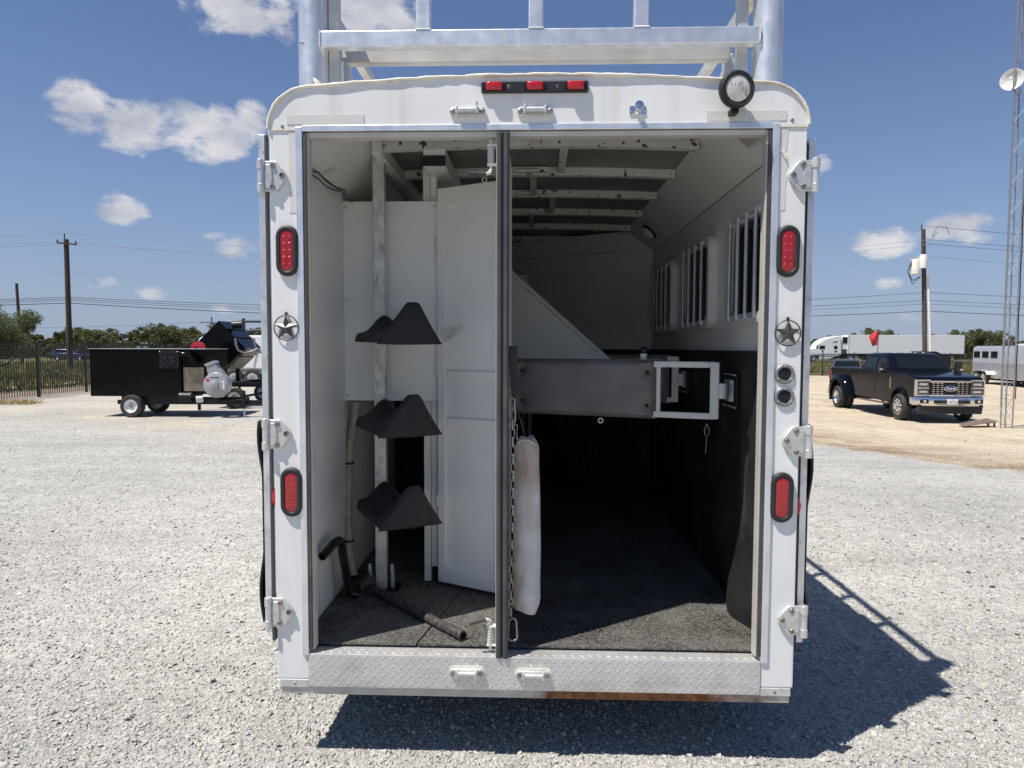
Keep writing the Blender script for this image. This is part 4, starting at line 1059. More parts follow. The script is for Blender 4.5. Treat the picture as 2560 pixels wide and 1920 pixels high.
def leaf_mesh(name, centers, rad, count, lw, ll, droop, material, seed):
    """leaf-sized quads spread through clumps"""
    r = np.random.default_rng(seed); centers = np.array(centers); k = r.integers(0, len(centers), count)
    d = r.normal(size=(count, 3)); d /= np.linalg.norm(d, axis=1)[:, None]
    P = centers[k] + d * (r.random(count) ** .45)[:, None] * np.array(rad)[k][:, None] * np.array([1, 1, .75])
    a = r.normal(size=(count, 3)); a[:, 2] -= droop; a /= np.linalg.norm(a, axis=1)[:, None]
    b = np.cross(a, r.normal(size=(count, 3))); b /= np.linalg.norm(b, axis=1)[:, None]
    L_ = ll * r.uniform(.6, 1.3, count)[:, None]; W_ = lw * r.uniform(.6, 1.3, count)[:, None]
    V = np.stack([P - b * W_ * .5, P + a * L_ * .5 - b * W_ * .35, P + a * L_, P + b * W_ * .5], 1).reshape(-1, 3)
    F = np.arange(count * 4).reshape(-1, 4)
    me = bpy.data.meshes.new(name); me.vertices.add(len(V)); me.vertices.foreach_set('co', V.ravel()); me.loops.add(F.size); me.loops.foreach_set('vertex_index', F.ravel())
    me.polygons.add(count); me.polygons.foreach_set('loop_start', np.arange(0, F.size, 4)); me.polygons.foreach_set('loop_total', np.full(count, 4)); me.update(calc_edges=True)
    at = me.attributes.new('tone', 'FLOAT', 'FACE'); ck = r.random(len(centers)); at.data.foreach_set('value', np.clip(ck[k] * .6 + r.random(count) * .5, 0, 1).astype(np.float32))
    me.materials.append(material); return me
def tree_proto(h, w, seed, nleaf, lw, ll, droop, material, nclump=14, low=.3):
    r = random.Random(seed); cs, rs = [], []; tr = MB()
    base = Vector((0, 0, -.1)); top = Vector((r.uniform(-.2, .2), r.uniform(-.2, .2), h * .45))
    tr.tube([base, base.lerp(top, .5) + Vector((r.uniform(-.1, .1), 0, 0)), top], [h * .035, h * .028, h * .02], 7)
    for i in range(nclump):
        a = 2 * math.pi * i / nclump * 1.618 * 2; q = r.random() ** .6; z = h * (low + (.93 - low) * r.random())
        rr = w * .5 * q * math.sqrt(max(.15, 1 - ((z / h - .55) / .6) ** 2))
        c_ = Vector((math.cos(a) * rr, math.sin(a) * rr, z)); cs.append(tuple(c_)); rs.append(h * r.uniform(.10, .20))
        st_ = base.lerp(top, r.uniform(.35, 1)); mid = st_.lerp(c_, .5) + Vector((0, 0, -h * .04)); tr.tube([st_, mid, c_], [h * .014, h * .009, h * .003], 5)
    return tr, leaf_mesh('crown', cs, rs, nleaf, lw, ll, droop, material, seed)
protos = []
for k, (h, w) in enumerate(((3.9, 4.6), (4.6, 5.0), (3.3, 4.4), (5.3, 5.2), (4.2, 6.0))):
    protos.append(tree_proto(h, w, 40 + k, 3000, .22, .28, .2, LEAF, 26, .08))
trunk_me = [p[0] for p in protos]; trunks = []
def plant(k, x, y, z, s, rz, label, group, name='mesquite_tree'):
    t = thing(name, label, 'tree', (x, y, z), rz, group); t.scale = (s, s, s)
    if len(trunks) <= k or trunks[k] is None:
        while len(trunks) <= k: trunks.append(None)
        o = protos[k][0].build('trunk', BARK, t, 60); trunks[k] = o.data
    else: o = bpy.data.objects.new('trunk', trunks[k]); COL.objects.link(o); o.parent = t
    o2 = bpy.data.objects.new('crown', protos[k][1]); COL.objects.link(o2); o2.parent = t
    return t
rr = random.Random(5)
for i in range(46):                                             # brushy row beyond the iron fence, left
    u = -120 + i * 20; D = rr.choice((84, 95, 106)) + rr.uniform(-5, 5); p = at_y(u, 770, D)
    plant(rr.randrange(5), p.x, D, 0, rr.uniform(.72, 1.02) * D / 95, rr.uniform(0, 6), 'low dense mesquite tree in the brush row across the field behind the black box trailer', 'mesquite row left of the trailer')
for i in range(66):                                             # right, behind the road
    u = 800 + i * 29 if i < 31 else 1700 + (i - 31) * 18.5; D = 128 + rr.uniform(-6, 14); p = at_y(u, 770, D)
    plant(rr.randrange(5), p.x, D, -.5, rr.uniform(.85, 1.15), rr.uniform(0, 6), 'bushy mesquite tree in the row on the far side of the road', 'mesquite row across the road')
# feathery tree just outside the left fence
fx = at_y(8, 760, 29.5)
ft = thing('feathery_mesquite_tree', 'feathery drooping mesquite tree standing close behind the iron fence', 'tree', (fx.x - .75, 29.5, 0))
tr_, me_ = tree_proto(3.5, 4.6, 78, 14000, .035, .16, 1.1, LEAFN, 30, .28)
tr_.build('trunk', BARK, ft, 60); o = bpy.data.objects.new('crown', me_); COL.objects.link(o); o.parent = ft
br = thing('bare_brush', 'low tangle of bare grey twigs in the grass behind the iron fence', 'shrub', (at_y(128, 800, 33).x, 33, 0))
m = MB(); r_ = random.Random(3)
for i in range(46):
    a = r_.uniform(0, 6.28); L_ = r_.uniform(.6, 1.7); e_ = r_.uniform(.2, 1.2); p0 = Vector((r_.uniform(-.5, .5), r_.uniform(-.5, .5), 0)); p1 = p0 + Vector((math.cos(a) * L_ * .6, math.sin(a) * L_ * .6, e_ * .5)); p2 = p1 + Vector((r_.uniform(-.6, .6), r_.uniform(-.6, .6), e_ * .5))
    m.tube([p0, p1, p2], [.014, .010, .003], 4)
m.build('twigs', mat('grey_twig', (.18, .15, .13), .9), br)
# grass
def grass(name, n, xa, xb, ya, yb, h, c1, c2, label, zf=lambda x, y: 0 * x):
    x = rng.uniform(xa, xb, n); y = ya + (yb - ya) * rng.random(n) ** 1.3; hh = h * rng.uniform(.4, 1.3, n); a = rng.uniform(0, 6.28, n); w = hh * .10
    z = zf(x, y); lean = rng.normal(0, .35, (n, 2)) * hh[:, None]
    V = np.stack([np.stack([x - np.cos(a) * w, y - np.sin(a) * w, z], 1), np.stack([x + np.cos(a) * w, y + np.sin(a) * w, z], 1), np.stack([x + lean[:, 0], y + lean[:, 1], z + hh], 1)], 1).reshape(-1, 3)
    me = bpy.data.meshes.new(name); me.vertices.add(3 * n); me.vertices.foreach_set('co', V.ravel()); me.loops.add(3 * n); me.loops.foreach_set('vertex_index', np.arange(3 * n)); me.polygons.add(n)
    me.polygons.foreach_set('loop_start', np.arange(0, 3 * n, 3)); me.polygons.foreach_set('loop_total', np.full(n, 3)); me.update(calc_edges=True)
    at = me.attributes.new('tone', 'FLOAT', 'FACE'); at.data.foreach_set('value', rng.random(n).astype(np.float32)); me.materials.append(leaf_mat(name + '_blade', c1, c2))
    o = bpy.data.objects.new(name, me); COL.objects.link(o); tag(o, label, 'grass', kind='stuff')
grass('field_grass', 26000, -42, -17.6, 15, 62, .38, (.10, .11, .03), (.27, .24, .10), 'rough green and straw grass in the field behind the left iron fence')
grass('verge_grass', 16000, -10, 75, 54, 101, .40, (.11, .11, .03), (.30, .25, .10), 'dry grass verge between the yard fence and the road', lambda x, y: 0 * x - .5)
p = at_z(40, 873)
grass('straw_tuft', 500, p.x - 1.2, p.x + .45, p.y - .25, p.y + .6, .13, (.38, .28, .12), (.55, .42, .2), 'patch of dry straw at the foot of the left iron fence')

# ================================================================== iron fences
def fence(name, label, A, B, zf, near_n, hgt=1.78, step=2.44, pick=.108):
    A, B = Vector(A), Vector(B); d = (B - A); L_ = d.length; d.normalize(); ang = math.atan2(d.y, d.x)
    t = thing(name, label, 'fence', (A.x, A.y, 0))
    loc = lambda s: d * s
    npost = int(L_ / step); pm = None
    for i in range(npost + 1):
        s = i * step; z = zf(s)
        if pm is None:
            pm = MB().box(-.035, .035, -.035, .035, 0, hgt - .04).lathe([(.05, hgt - .04), (.05, hgt - .025), (.03, hgt - .01), (.028, hgt + .01), (.012, hgt + .03), (.001, hgt + .035)], (0, 0, 0), 'Z', 8, False)
            o = pm.build('fence_post', FENCEM, t); pm = o.data
        else: o = bpy.data.objects.new('fence_post', pm); COL.objects.link(o); o.parent = t
        o.location = (d.x * s, d.y * s, z); o.rotation_euler = (0, 0, ang)
    for zz in (.30, 1.30):
        for i in range(npost):
            p0, p1 = loc(i * step), loc((i + 1) * step); p0 = Vector((p0.x, p0.y, zf(i * step) + zz)); p1 = Vector((p1.x, p1.y, zf((i + 1) * step) + zz))
            MB().bar(p0, p1, .03, .035).build('fence_rail', FENCEM, t)
    n = int(npost * step / pick); km = None; rest = MB()
    for i in range(n):
        s = (i + .5) * pick; z = zf(s)
        if min(s % step, step - s % step) < .05: continue
        if i < near_n:
            if km is None:
                q = MB().box(-.009, .009, -.009, .009, .06, hgt - .06); q.add([(-.009, -.009, hgt - .06), (.009, -.009, hgt - .06), (.009, .009, hgt - .06), (-.009, .009, hgt - .06), (0, 0, hgt)], [(0, 1, 4), (1, 2, 4), (2, 3, 4), (3, 0, 4)])
                o = q.build('picket', FENCEM, t); km = o.data
            else: o = bpy.data.objects.new('picket', km); COL.objects.link(o); o.parent = t
            o.location = (d.x * s, d.y * s, z); o.rotation_euler = (0, 0, ang)
        else:
            p = loc(s); m4 = Matrix.Translation((p.x, p.y, z)) @ Matrix.Rotation(ang, 4, 'Z'); rest.box(-.009, .009, -.009, .009, .06, hgt, m4)
    if rest.v: tag(rest.build('far_pickets', FENCEM, t), kind='stuff')
fence('iron_fence', 'black iron picket fence running back along the left side of the yard', (-15.2, 12.04, 0), (-15.2, 53, 0), lambda s: 0, 230)
fence('iron_fence', 'black iron picket fence across the back of the yard before the road', (-15.2, 52.2, 0), (60, 52.2, 0), lambda s: -.5, 0)

# ================================================================== poles and wires
def pole(label, base, top, r0, r1):
    t = thing('utility_pole', label, 'pole', base); b = Vector(base); q = Vector(top) - b
    MB().cyl((0, 0, -.2), q, r0, r1, n=14).build('shaft', WOODP, t, 40); return t, q
pl, pq = pole('dark wooden utility pole with short cross arm behind the black box trailer', (-26.65, 41, 0), at_y(143, 517, 41), .17, .135)
MB().bar((pq.x - .45, pq.y - .18, pq.z - .22), (pq.x + .72, pq.y - .18, pq.z - .34), .07, .08).build('cross_arm', WOODP, pl)
for a in (-.42, .68): MB().cyl((pq.x + a, pq.y - .18, pq.z - .22 - .1 * (a > 0)), (pq.x + a, pq.y - .18, pq.z - .04 - .1 * (a > 0)), .035, n=8).build('insulator', BLACKM, pl)
MB().cyl((pq.x - .1, pq.y, pq.z), (pq.x - .1, pq.y, pq.z + .35), .03, n=6).build('top_pin', BLACKM, pl)
p0 = at_y(42, 700, 60)
pole('thin leaning utility pole rising behind the feathery tree', (p0.x + .1, 60, 0), at_y(35.5, 612, 60), .15, .115)
pf, q = pole('tiny far utility pole above the tilted black box', (-79.3, 180, 0), at_y(457, 684, 180), .2, .15)
MB().bar((q.x - 3, q.y - .2, q.z - 1.6), (q.x + 3, q.y - .2, q.z - 1.6), .18, .18).build('cross_arm', WOODP, pf)
MB().bar((q.x - 1.4, q.y - .2, q.z - 2.4), (q.x + 1.4, q.y - .2, q.z - 2.4), .15, .15).build('cross_arm', WOODP, pf)
pr, q = pole('wooden utility pole with transformer cans and white conduit behind the pickup', (29.2, 48, -.5), at_y(1994.5, 495, 48), .16, .135)
for dx, dy, hh, rr_ in ((-.62, -.25, .95, .30), (-.18, -.42, .85, .24)):
    MB().lathe([(.02, 0), (rr_, 0), (rr_, hh), (rr_ * .8, hh + .08), (.02, hh + .1)], (q.x + dx, dy, q.z - 3.15 if dx < -.3 else q.z - 2.75), 'Z', 16, False).build('transformer_can', mat('transformer_paint', (.68, .68, .62), .4), pr, 40)
MB().bar((q.x - .75, -.2, q.z - 2.05), (q.x + .1, -.2, q.z - 2.0), .08, .12).build('transformer_bracket', GALV, pr)
m = MB()
for a in (.0, .25): m.tube([(q.x - .9, -.3, q.z - 2.2 - a), (q.x - 1.15, -.3, q.z - 3.0), (q.x - .8, -.3, q.z - 3.6 - a), (q.x - .2, -.2, q.z - 3.3)], .03, 5)
m.tube([(q.x + .5, -.2, q.z - .5), (q.x + .9, -.2, q.z + .2), (q.x + 1.5, -.2, q.z + .1), (q.x + 1.7, -.2, q.z - .4)], .02, 5); m.build('jumper_cable', WIREM, pr)
for a in range(3): MB().cyl((q.x + .25 + a * .2, -.15, q.z - 1.0 + a * .22), (q.x + .35 + a * .24, -.15, q.z - .65 + a * .22), .08, n=8).build('cutout_fuse', GALV, pr)
MB().cyl((.30, -.20, 0), (q.x + .32, -.20, q.z - 3.25), .085, n=12).build('conduit', mat('white_conduit', (.72, .73, .74), .45), pr, 40)
MB().cyl((q.x - .12, 0, q.z), (q.x - .12, 0, q.z + .3), .04, n=6).build('top_pin', BLACKM, pr)
def span(a, b, sag, r, m_, label):
    a, b = Vector(a), Vector(b); n = 24
    pts = [a.lerp(b, i / n) + Vector((0, 0, -sag * 4 * (i / n) * (1 - i / n))) for i in range(n + 1)]
    tag(MB().tube(pts, r, 4).build('power_line', m_), label, 'cable', 'power lines between the utility poles')
LP, RP = Vector((-26.65, 41, 0)), Vector((28.75, 48, 0))
SL = 'overhead line strung between the two near utility poles'
for (za, zb, sg, r, m_, ox) in ((8.35, 10.1, 1.5, .014, WIREA, 0), (7.85, 9.2, 1.4, .014, WIREA, -.42), (7.75, 8.9, 1.4, .014, WIREA, .68), (6.0, 8.0, 1.3, .009, WIREA, 0), (4.55, 5.55, .85, .017, WIREM, 0), (4.45, 5.0, .8, .017, WIREM, 0), (4.35, 4.75, .8, .014, WIREM, 0), (4.2, 4.25, .8, .026, WIREM, 0)):
    span((LP.x + ox, LP.y, za), (RP.x + .2, RP.y - .2, zb), sg, r, m_, SL)
    span((RP.x + .2, RP.y - .2, zb), (86, 53, zb - .3), sg * .6, r, m_ if m_ is WIREM else WIREM, 'overhead line running on right from the transformer pole past the lattice tower')
    span((LP.x + ox, LP.y, za), (-76, 34, za - .2), sg * .7, r, WIREM if za < 5 else m_, 'overhead line running on left from the cross arm pole over the feathery tree')
span((-79.3, 179.8, 8.2), (-150, 170, 6.5), 1.0, .03, WIREM, 'thin far line hanging off the tiny far pole')
MB_ = MB().cyl((-33.4, 40.02, 4.02), (-31.6, 40.28, 4.05), .06, n=8); tag(MB_.build('splice_case', BLACKM), 'black splice case on the lowest line left of the cross arm pole', 'splice')

# ================================================================== lattice tower with dish
tb = at_z(2172, 925, -.5)
tw = thing('lattice_tower', 'slim galvanised lattice tower standing on the yellow gravel by the pickup', 'tower', (tb.x, tb.y, -.5), .12)
legs = [Vector((-.17, -.02, 0)), Vector((.11, -.10, 0)), Vector((.17, .20, 0))]; H_ = 15.0
for l_ in legs: MB().cyl(l_, l_ + Vector((0, 0, H_)), .018, n=8).build('leg', TOWERM, tw, 40)
nb = 37
for fce in range(3):
    a, b = legs[fce], legs[(fce + 1) % 3]
    for k in range(nb):
        z0, z1 = .1 + k * .4, .1 + (k + 1) * .4
        p0, p1 = (a, b) if k % 2 == 0 else (b, a)
        if fce == 0 and k < 24:
            MB().cyl(p0 + Vector((0, 0, z0)), p1 + Vector((0, 0, z1)), .0045, n=5).build('brace', TOWERM, tw)
            if k % 2 == 0: MB().cyl(a + Vector((0, 0, z0)), b + Vector((0, 0, z0)), .005, n=5).build('strut', TOWERM, tw)
m = MB()
for fce in range(3):
    a, b = legs[fce], legs[(fce + 1) % 3]
    for k in range(nb):
        if fce == 0 and k < 24: continue
        z0, z1 = .1 + k * .4, .1 + (k + 1) * .4; p0, p1 = (a, b) if k % 2 == 0 else (b, a)
        m.cyl(p0 + Vector((0, 0, z0)), p1 + Vector((0, 0, z1)), .0045, n=4)
        if k % 2 == 0: m.cyl(a + Vector((0, 0, z0)), b + Vector((0, 0, z0)), .005, n=4)
tag(m.build('far_bracing', TOWERM, tw), kind='stuff')
m = MB().tube([legs[1] + Vector((.03, -.02, .8 + i * .4)) + Vector((.008 * math.sin(i * 2), 0, 0)) for i in range(30)], .014, 6); m.build('coax_cable', BLACKM, tw)
m = MB().tube([legs[0] + Vector((-.035, 0, .6 + i * .5)) for i in range(28)], .007, 6); m.build('guy_wire', TOWERM, tw)
dp = at_y(2187, 172, tb.y); dl = Matrix.Rotation(-.12, 3, 'Z') @ (Vector(dp) - Vector((tb.x, tb.y, -.5)))
dish = holder('dish_antenna', tw); dax = Vector((-.80, -.58, .05)).normalized()
MB().lathe([(.01, -.10), (.12, -.085), (.20, -.045), (.275, .02), (.28, .03), (.27, .028), (.19, -.03), (.01, -.088)], dl, dax, 28, False).build('reflector', mat('dish_grey_white', (.68, .68, .66), .45), dish, 50)
MB().cyl(dl - dax * .08, dl + dax * .14, .012, n=8).cyl(dl + dax * .10, dl + dax * .18, .03, n=10).build('feed_horn', WHITEV, dish)
MB().cyl(dl - dax * .10, dl - dax * .26, .06, n=12).build('mount', WHITEV, dish, 40)
MB().tube([dl + Vector((.16 + .09 * math.cos(t), 0, -.28 + .09 * math.sin(t))) for t in (2 * math.pi * i / 16 for i in range(16))], .008, 5, closed=True).build('cable_coil', BLACKM, tw)
bd = thing('brown_board', 'weathered brown sheet propped up at the foot of the lattice tower', 'board', (tb.x - .55, tb.y + .15, -.5), .1)
MB().loft([[(-.55, -.05, .03), (.45, -.05, .16), (.45, .35, .20), (-.40, .35, .06)], [(-.55, -.05, .045), (.45, -.05, .175), (.45, .35, .215), (-.40, .35, .075)]]).build('sheet', RUSTP, bd)
for x in (.2, .38): MB().bar((x, 0, 0), (x, 0, .13), .04, .04).build('prop', RUSTP, bd)

# ================================================================== black box trailer with blower (left)
mt = thing('box_trailer', 'long black steel box trailer with grey round blower parked on the gravel', 'trailer', (0, 0, 0))
yF, yB = 15.72, 16.95
def PX(u, v, y=15.72): return at_y(u, v, y)
xl, xm, xr = PX(194, 800).x, PX(391, 800).x, PX(444, 800).x; zt, zb = PX(300, 754).z, PX(300, 856).z
MB().box(xl, xm, yF, yB, zb, zt).build('box', BLACKP, mt, bevel=.008)
MB().box(xm + .002, xr, yF + .06, yB, zb + .05, zt - .004).build('engine_bay', BLACKP, mt, bevel=.006)
MB().box(xm + .03, xr - .06, yF + .045, yF + .059, zb + .12, zt - .42).build('bay_panel', mat('bronze_reflective_panel', (.26, .22, .17), .22, .6, .25, 4), mt, bevel=.003)
MB().box(xl - .02, xr + .01, yF - .02, yB + .02, zt + .001, zt + .012).build('lid', ALU, mt)
a, b = PX(345, 758), PX(388, 796)
lv = holder('louvre', mt); MB().box(a.x, b.x, yF - .03, yF - .002, b.z, a.z).build('louvre_frame', BLACKM, lv, bevel=.006)
for i in range(9): MB().box(a.x + .06, b.x - .06, yF - .038, yF - .031, b.z + .04 + i * .037, b.z + .055 + i * .037).build('slat', BLACKM, lv)
for i in range(14): MB().ball((a.x + .1 + rr.random() * .26, yF - .04, b.z + .1 + rr.random() * .2), .007, 4).build('louvre_stud', CHROME, lv)
for x in (a.x + .02, b.x - .02): MB().ball((x, yF - .035, a.z - .02), .013, 5).build('bolt', GALV, lv)
# elbow duct, motor, filter
c1 = PX(408, 770); m = MB().tube([(c1.x - .2, yF - .06, c1.z + .05), (c1.x + .02, yF - .08, c1.z + .05), (c1.x + .14, yF - .08, c1.z - .05), (c1.x + .18, yF - .08, c1.z - .16)], .065, 12); m.build('elbow_duct', BLACKP, mt, 50)
c1 = PX(402, 858); MB().cyl((c1.x - .14, yF + .0, c1.z), (c1.x + .16, yF + .0, c1.z), .12, n=18).build('motor', BLACKM, mt, 40, bevel=.01)
c1 = PX(430, 863); MB().cyl((c1.x - .05, yF - .05, c1.z), (c1.x + .09, yF + .02, c1.z + .01), .085, n=18).build('filter_canister', GALV, mt, 40, bevel=.01)
# blower
bc = PX(468, 831.5, 15.55); bl = holder('blower', mt)
MB().lathe([(.02, -.005), (.275, 0), (.29, .012), (.29, .20), (.275, .212), (.02, .215)], (bc.x, 15.50, bc.z), 'Y', 40, False).build('blower_drum', GREYP, bl, 40)
MB().lathe([(.10, 0), (.10, -.05), (.085, -.06), (.01, -.062)], (bc.x - .03, 15.50, bc.z - .005), 'Y', 24, False).build('blower_hub', GREYP, bl, 40)
m = MB(); P = [(.265, .08), (.12, .31), (-.05, .53), (-.23, .45), (-.18, .24), (-.08, .17)]
m.prism([(bc.x + x, bc.z + z) for x, z in P], 1, 15.52, 15.70); m.build('blower_chute', GREYP, bl, bevel=.006)
q = MB().prism([(bc.x + x, bc.z + z) for x, z in ((.01, .51), (-.03, .56), (-.27, .47), (-.22, .42))], 1, 15.505, 15.715); q.build('chute_flange', GREYP, bl, bevel=.004)
MB().lathe([(.04, -.001), (.038, -.003), (.001, -.003)], (bc.x - .18, 15.499, bc.z + .115), 'Y', 14, False).build('red_emblem', REDC, bl)
m = MB()
for i, w in enumerate((.03, .012, .022, .022, .018, .022, .02, .016)): m.box(bc.x - .12 + i * .026, bc.x - .12 + i * .026 + w * .85, 15.494, 15.4985, bc.z + .165 - .008 * (i == 1), bc.z + .188)
m.build('maker_lettering', PAINTB, bl)
m = MB().box(bc.x + .12, bc.x + .20, 15.4955, 15.499, bc.z - .10, bc.z + .10); m.build('warning_label', PAINTW, bl)
m = MB()
for i in range(6): m.box(bc.x + .125, bc.x + .165, 15.4925, 15.4952, bc.z - .09 + i * .03, bc.z - .078 + i * .03)
m.build('label_print', PAINTB, bl)
for i in range(8):
    a_ = 2 * math.pi * i / 8 + .2; MB().ball((bc.x + .25 * math.cos(a_), 15.498, bc.z + .25 * math.sin(a_)), .009, 4).build('bolt', GALV, bl)
# frame, axle, wheels, jack
f0, f1 = PX(249, 860).x, -4.85; zr = PX(400, 868, 15.9).z
for y in (15.80, 16.75): MB().box(f0, PX(500, 868).x if y > 16 else f1, y, y + .07, zr - .05, zr + .05).build('frame_rail', BLACKM, mt, bevel=.004)
for x in (f0 + .04, -8.2, -7.2, -6.6): MB().box(x, x + .08, 15.871, 16.749, zr - .04, zr + .04).build('cross_member', BLACKM, mt)
MB().box(f0 + .1, xm, 15.8, 16.8, zr + .051, zb - .001).build('deck_frame', BLACKM, mt)
w0 = at_z(283, 902)
def wheel_y(parent, x, y, z, r, w, rim_mat):
    """wheel whose axle lies along y, facing the camera"""
    hh = wheel(parent, x, y, z, r, w, rim_mat, dirx=-1, hubr=.34, dish=.45); hh.rotation_euler = (0, 0, R(90)); return hh
wheel_y(mt, w0.x, 15.72, .262, .262, .19, RIMW); wheel_y(mt, w0.x, 16.86, .262, .262, .19, RIMW)
MB().cyl((w0.x, 15.80, .262), (w0.x, 16.78, .262), .035, n=10).build('axle', BLACKM, mt)
for y in (15.95, 16.62): MB().tube([(w0.x - .35, y, zr - .06), (w0.x, y, .29), (w0.x + .38, y, zr - .06)], .025, 6).build('leaf_spring', BLACKM, mt)
jx = PX(530, 880, 15.8).x
MB().cyl((jx, 15.74, .0), (jx, 15.74, .22), .020, n=10).build('jack_leg', GALV, mt); MB().cyl((jx, 15.74, .21), (jx, 15.74, .62), .033, n=10).build('jack_tube', BLACKM, mt)
MB().box(jx - .07, jx + .07, 15.67, 15.81, 0, .012).build('jack_foot', GALV, mt)

# tilted black tipping box on its trailer
tp = thing('tipping_trailer', 'black square box tipped up on a corner on a low trailer behind the blower', 'trailer', (0, 0, 0))
yc = 18.4; A = {k: at_y(u / 4.608 * .864 + 200 * .864, (v / 4.608 + 780) * .864, yc) for k, (u, v) in dict(t=(1595, 100), r=(1900, 412), b=(1640, 655), l=(1338, 362)).items()}
P = [(A[k].x, A[k].z) for k in 'trbl']
MB().prism(P, 1, yc, yc + 1.2).build('tipping_box', BLACKP, tp, bevel=.01)
def along(k0, k1, t): return Vector(((1 - t) * A[k0].x + t * A[k1].x, 0, (1 - t) * A[k0].z + t * A[k1].z))
for t0_ in (.02, .36, .64):                                       # channel ribs under the box
    a_, b_ = along('r', 'b', t0_), along('r', 'b', t0_ + .27); n_ = Vector((.10, 0, -.10))
    MB().prism([(a_.x, a_.z), (b_.x, b_.z), (b_.x + n_.x * .6, b_.z + n_.z * .6), (a_.x + n_.x * .6, a_.z + n_.z * .6)], 1, yc + .1, yc + 1.1).build('floor_channel', mat('raw_steel_underside', (.30, .27, .24), .6, .3, .2, 4), tp)
MB().prism([(A['t'].x - .16, A['t'].z - .22), (A['t'].x + .05, A['t'].z - .43), (A['t'].x - .14, A['t'].z - .62), (A['t'].x - .35, A['t'].z - .41)], 1, yc - .012, yc - .002).build('box_hatch', BLACKP, tp, bevel=.003)
c1 = along('t', 'r', .35); MB().cyl((c1.x - .02, yc + .4, c1.z + .15), (c1.x + .25, yc + .4, c1.z + .17), .10, n=16).build('exhaust', PLASTIC, tp, 40)
for t0_ in (.3, .62): a_ = along('t', 'r', t0_); MB().bar((a_.x + .01, yc + .1, a_.z + .012), (a_.x + .02, yc + 1.1, a_.z + .02), .03, .03).build('lid_rail', BLACKM, tp)
for xx in (0, .42):                                               # two grey hooked pipes
    c1 = at_y(560, 755, yc - .1); c1 = Vector((c1.x - .60 + xx, yc - .15 + xx * .5, c1.z + .08))
    MB().tube([c1 + Vector((-.02, 0, .22)), c1 + Vector((0, 0, .05)), c1 + Vector((.05, 0, -.10)), c1 + Vector((.18, .05, -.18)), c1 + Vector((.36, .1, -.15)), c1 + Vector((.5, .2, -.06))], .030, 10).build('hooked_pipe', mat('dull_grey_pipe', (.30, .30, .31), .5, .5), tp, 50)
zr2 = PX(540, 832, 17.8).z
MB().box(A['l'].x + .4, -4.6, 18.0, 18.1, zr2 - .06, zr2 + .05).build('frame_rail', BLACKM, tp); MB().box(A['l'].x + .4, -4.6, 20.0, 20.1, zr2 - .06, zr2 + .05).build('frame_rail', BLACKM, tp)
MB().box(A['b'].x - .05, A['b'].x + .05, yc + .1, yc + .2, zr2 + .051, A['b'].z + .06).build('hinge_stand', BLACKM, tp); MB().box(A['b'].x - .05, A['b'].x + .05, yc + 1.0, yc + 1.1, zr2 + .051, A['b'].z + .06).build('hinge_stand', BLACKM, tp); MB().box(A['b'].x - .3, A['b'].x + .3, 18.11, 19.99, zr2 - .04, zr2 + .05).build('cross_deck', BLACKM, tp)
q = at_y(515, 872, 18.2)
for y in (18.0, 20.1): wheel_y(tp, q.x, y, .28, .28, .2, RIMW)
MB().cyl((q.x, 18.05, .28), (q.x, 20.05, .28), .035, n=8).build('axle', BLACKM, tp)
MB().cyl((-5.0, 18.05, 0), (-5.0, 18.05, zr2), .03, n=8).build('jack_leg', BLACKM, tp)
MB().bar((q.x, 18.3, .25), (q.x, 18.3, zr2 - .05), .05, .05).build('spring_hanger', BLACKM, tp)
c1 = at_y(428, 751, 17.5); rd = thing('hose_reel', 'round red hose reel peeking up behind the black box trailer', 'reel', (c1.x, 17.5, 0))
MB().lathe([(.03, -.10), (.15, -.10), (.15, -.06), (.09, -.055), (.09, .055), (.15, .06), (.15, .10), (.03, .10)], (0, 0, c1.z), 'Y', 22, False).build('reel', REDC, rd, 40)
MB().bar((0, 0, 0), (0, 0, c1.z - .02), .06, .06).build('stand', BLACKM, rd)

# white stock trailer behind
ws = thing('white_trailer', 'white enclosed trailer with tandem wheels half hidden behind the tipped black box', 'trailer', (0, 0, 0))
y0 = 27.6; a, b = at_y(424, 724, y0), at_y(560, 797, y0)
rings = []
for y, k in ((y0, 0), (y0 + 2.1, 0)):
    rings.append([(a.x + .12, y, b.z), (a.x, y, b.z + .25), (a.x, y, a.z - .35), (a.x + .12, y, a.z - .1), (a.x + .4, y, a.z), (a.x + 6.4, y, a.z), (a.x + 6.4, y, b.z)])
MB().loft(rings).build('body', WHITEV, ws, bevel=.05)
MB().box(a.x + .3, a.x + 6.3, y0 + .05, y0 + 2.0, b.z - .22, b.z - .002).build('skirt', GREYP, ws)
for xx in (1.0, 1.9): MB().bar((a.x + xx + 1.3, y0 - .012, b.z + .1), (a.x + xx + 1.5, y0 - .012, b.z + .9), .012, .04, (0, 1, 0)).build('body_stay', GREYP, ws)
for u in (507, 546):
    q = at_y(u, 825, y0)
    wheel_y(ws, q.x, y0 + .06, .36, .36, .24, GALV); wheel_y(ws, q.x, y0 + 2.0, .36, .36, .24, GALV)
MB().box(a.x + 1.5, a.x + 5.4, y0 + .3, y0 + 1.8, .30, b.z - .21).build('axle_beam', BLACKM, ws)
pg = thing('pipe_gate', 'dark blue pipe frame standing behind the white trailer', 'pipe frame', (0, 0, 0))
BLUE = mat('dark_blue_pipe', (.03, .045, .075), .5); q = at_y(525, 695, 33)
MB().cyl((at_y(526, 690, 33).x, 33, 0), at_y(526, 688, 33), .08, n=10).build('upright', BLUE, pg)
MB().cyl((-10.5, 33, 0), (-10.5, 33, at_y(526, 694, 33).z), .08, n=10).build('upright', BLUE, pg)
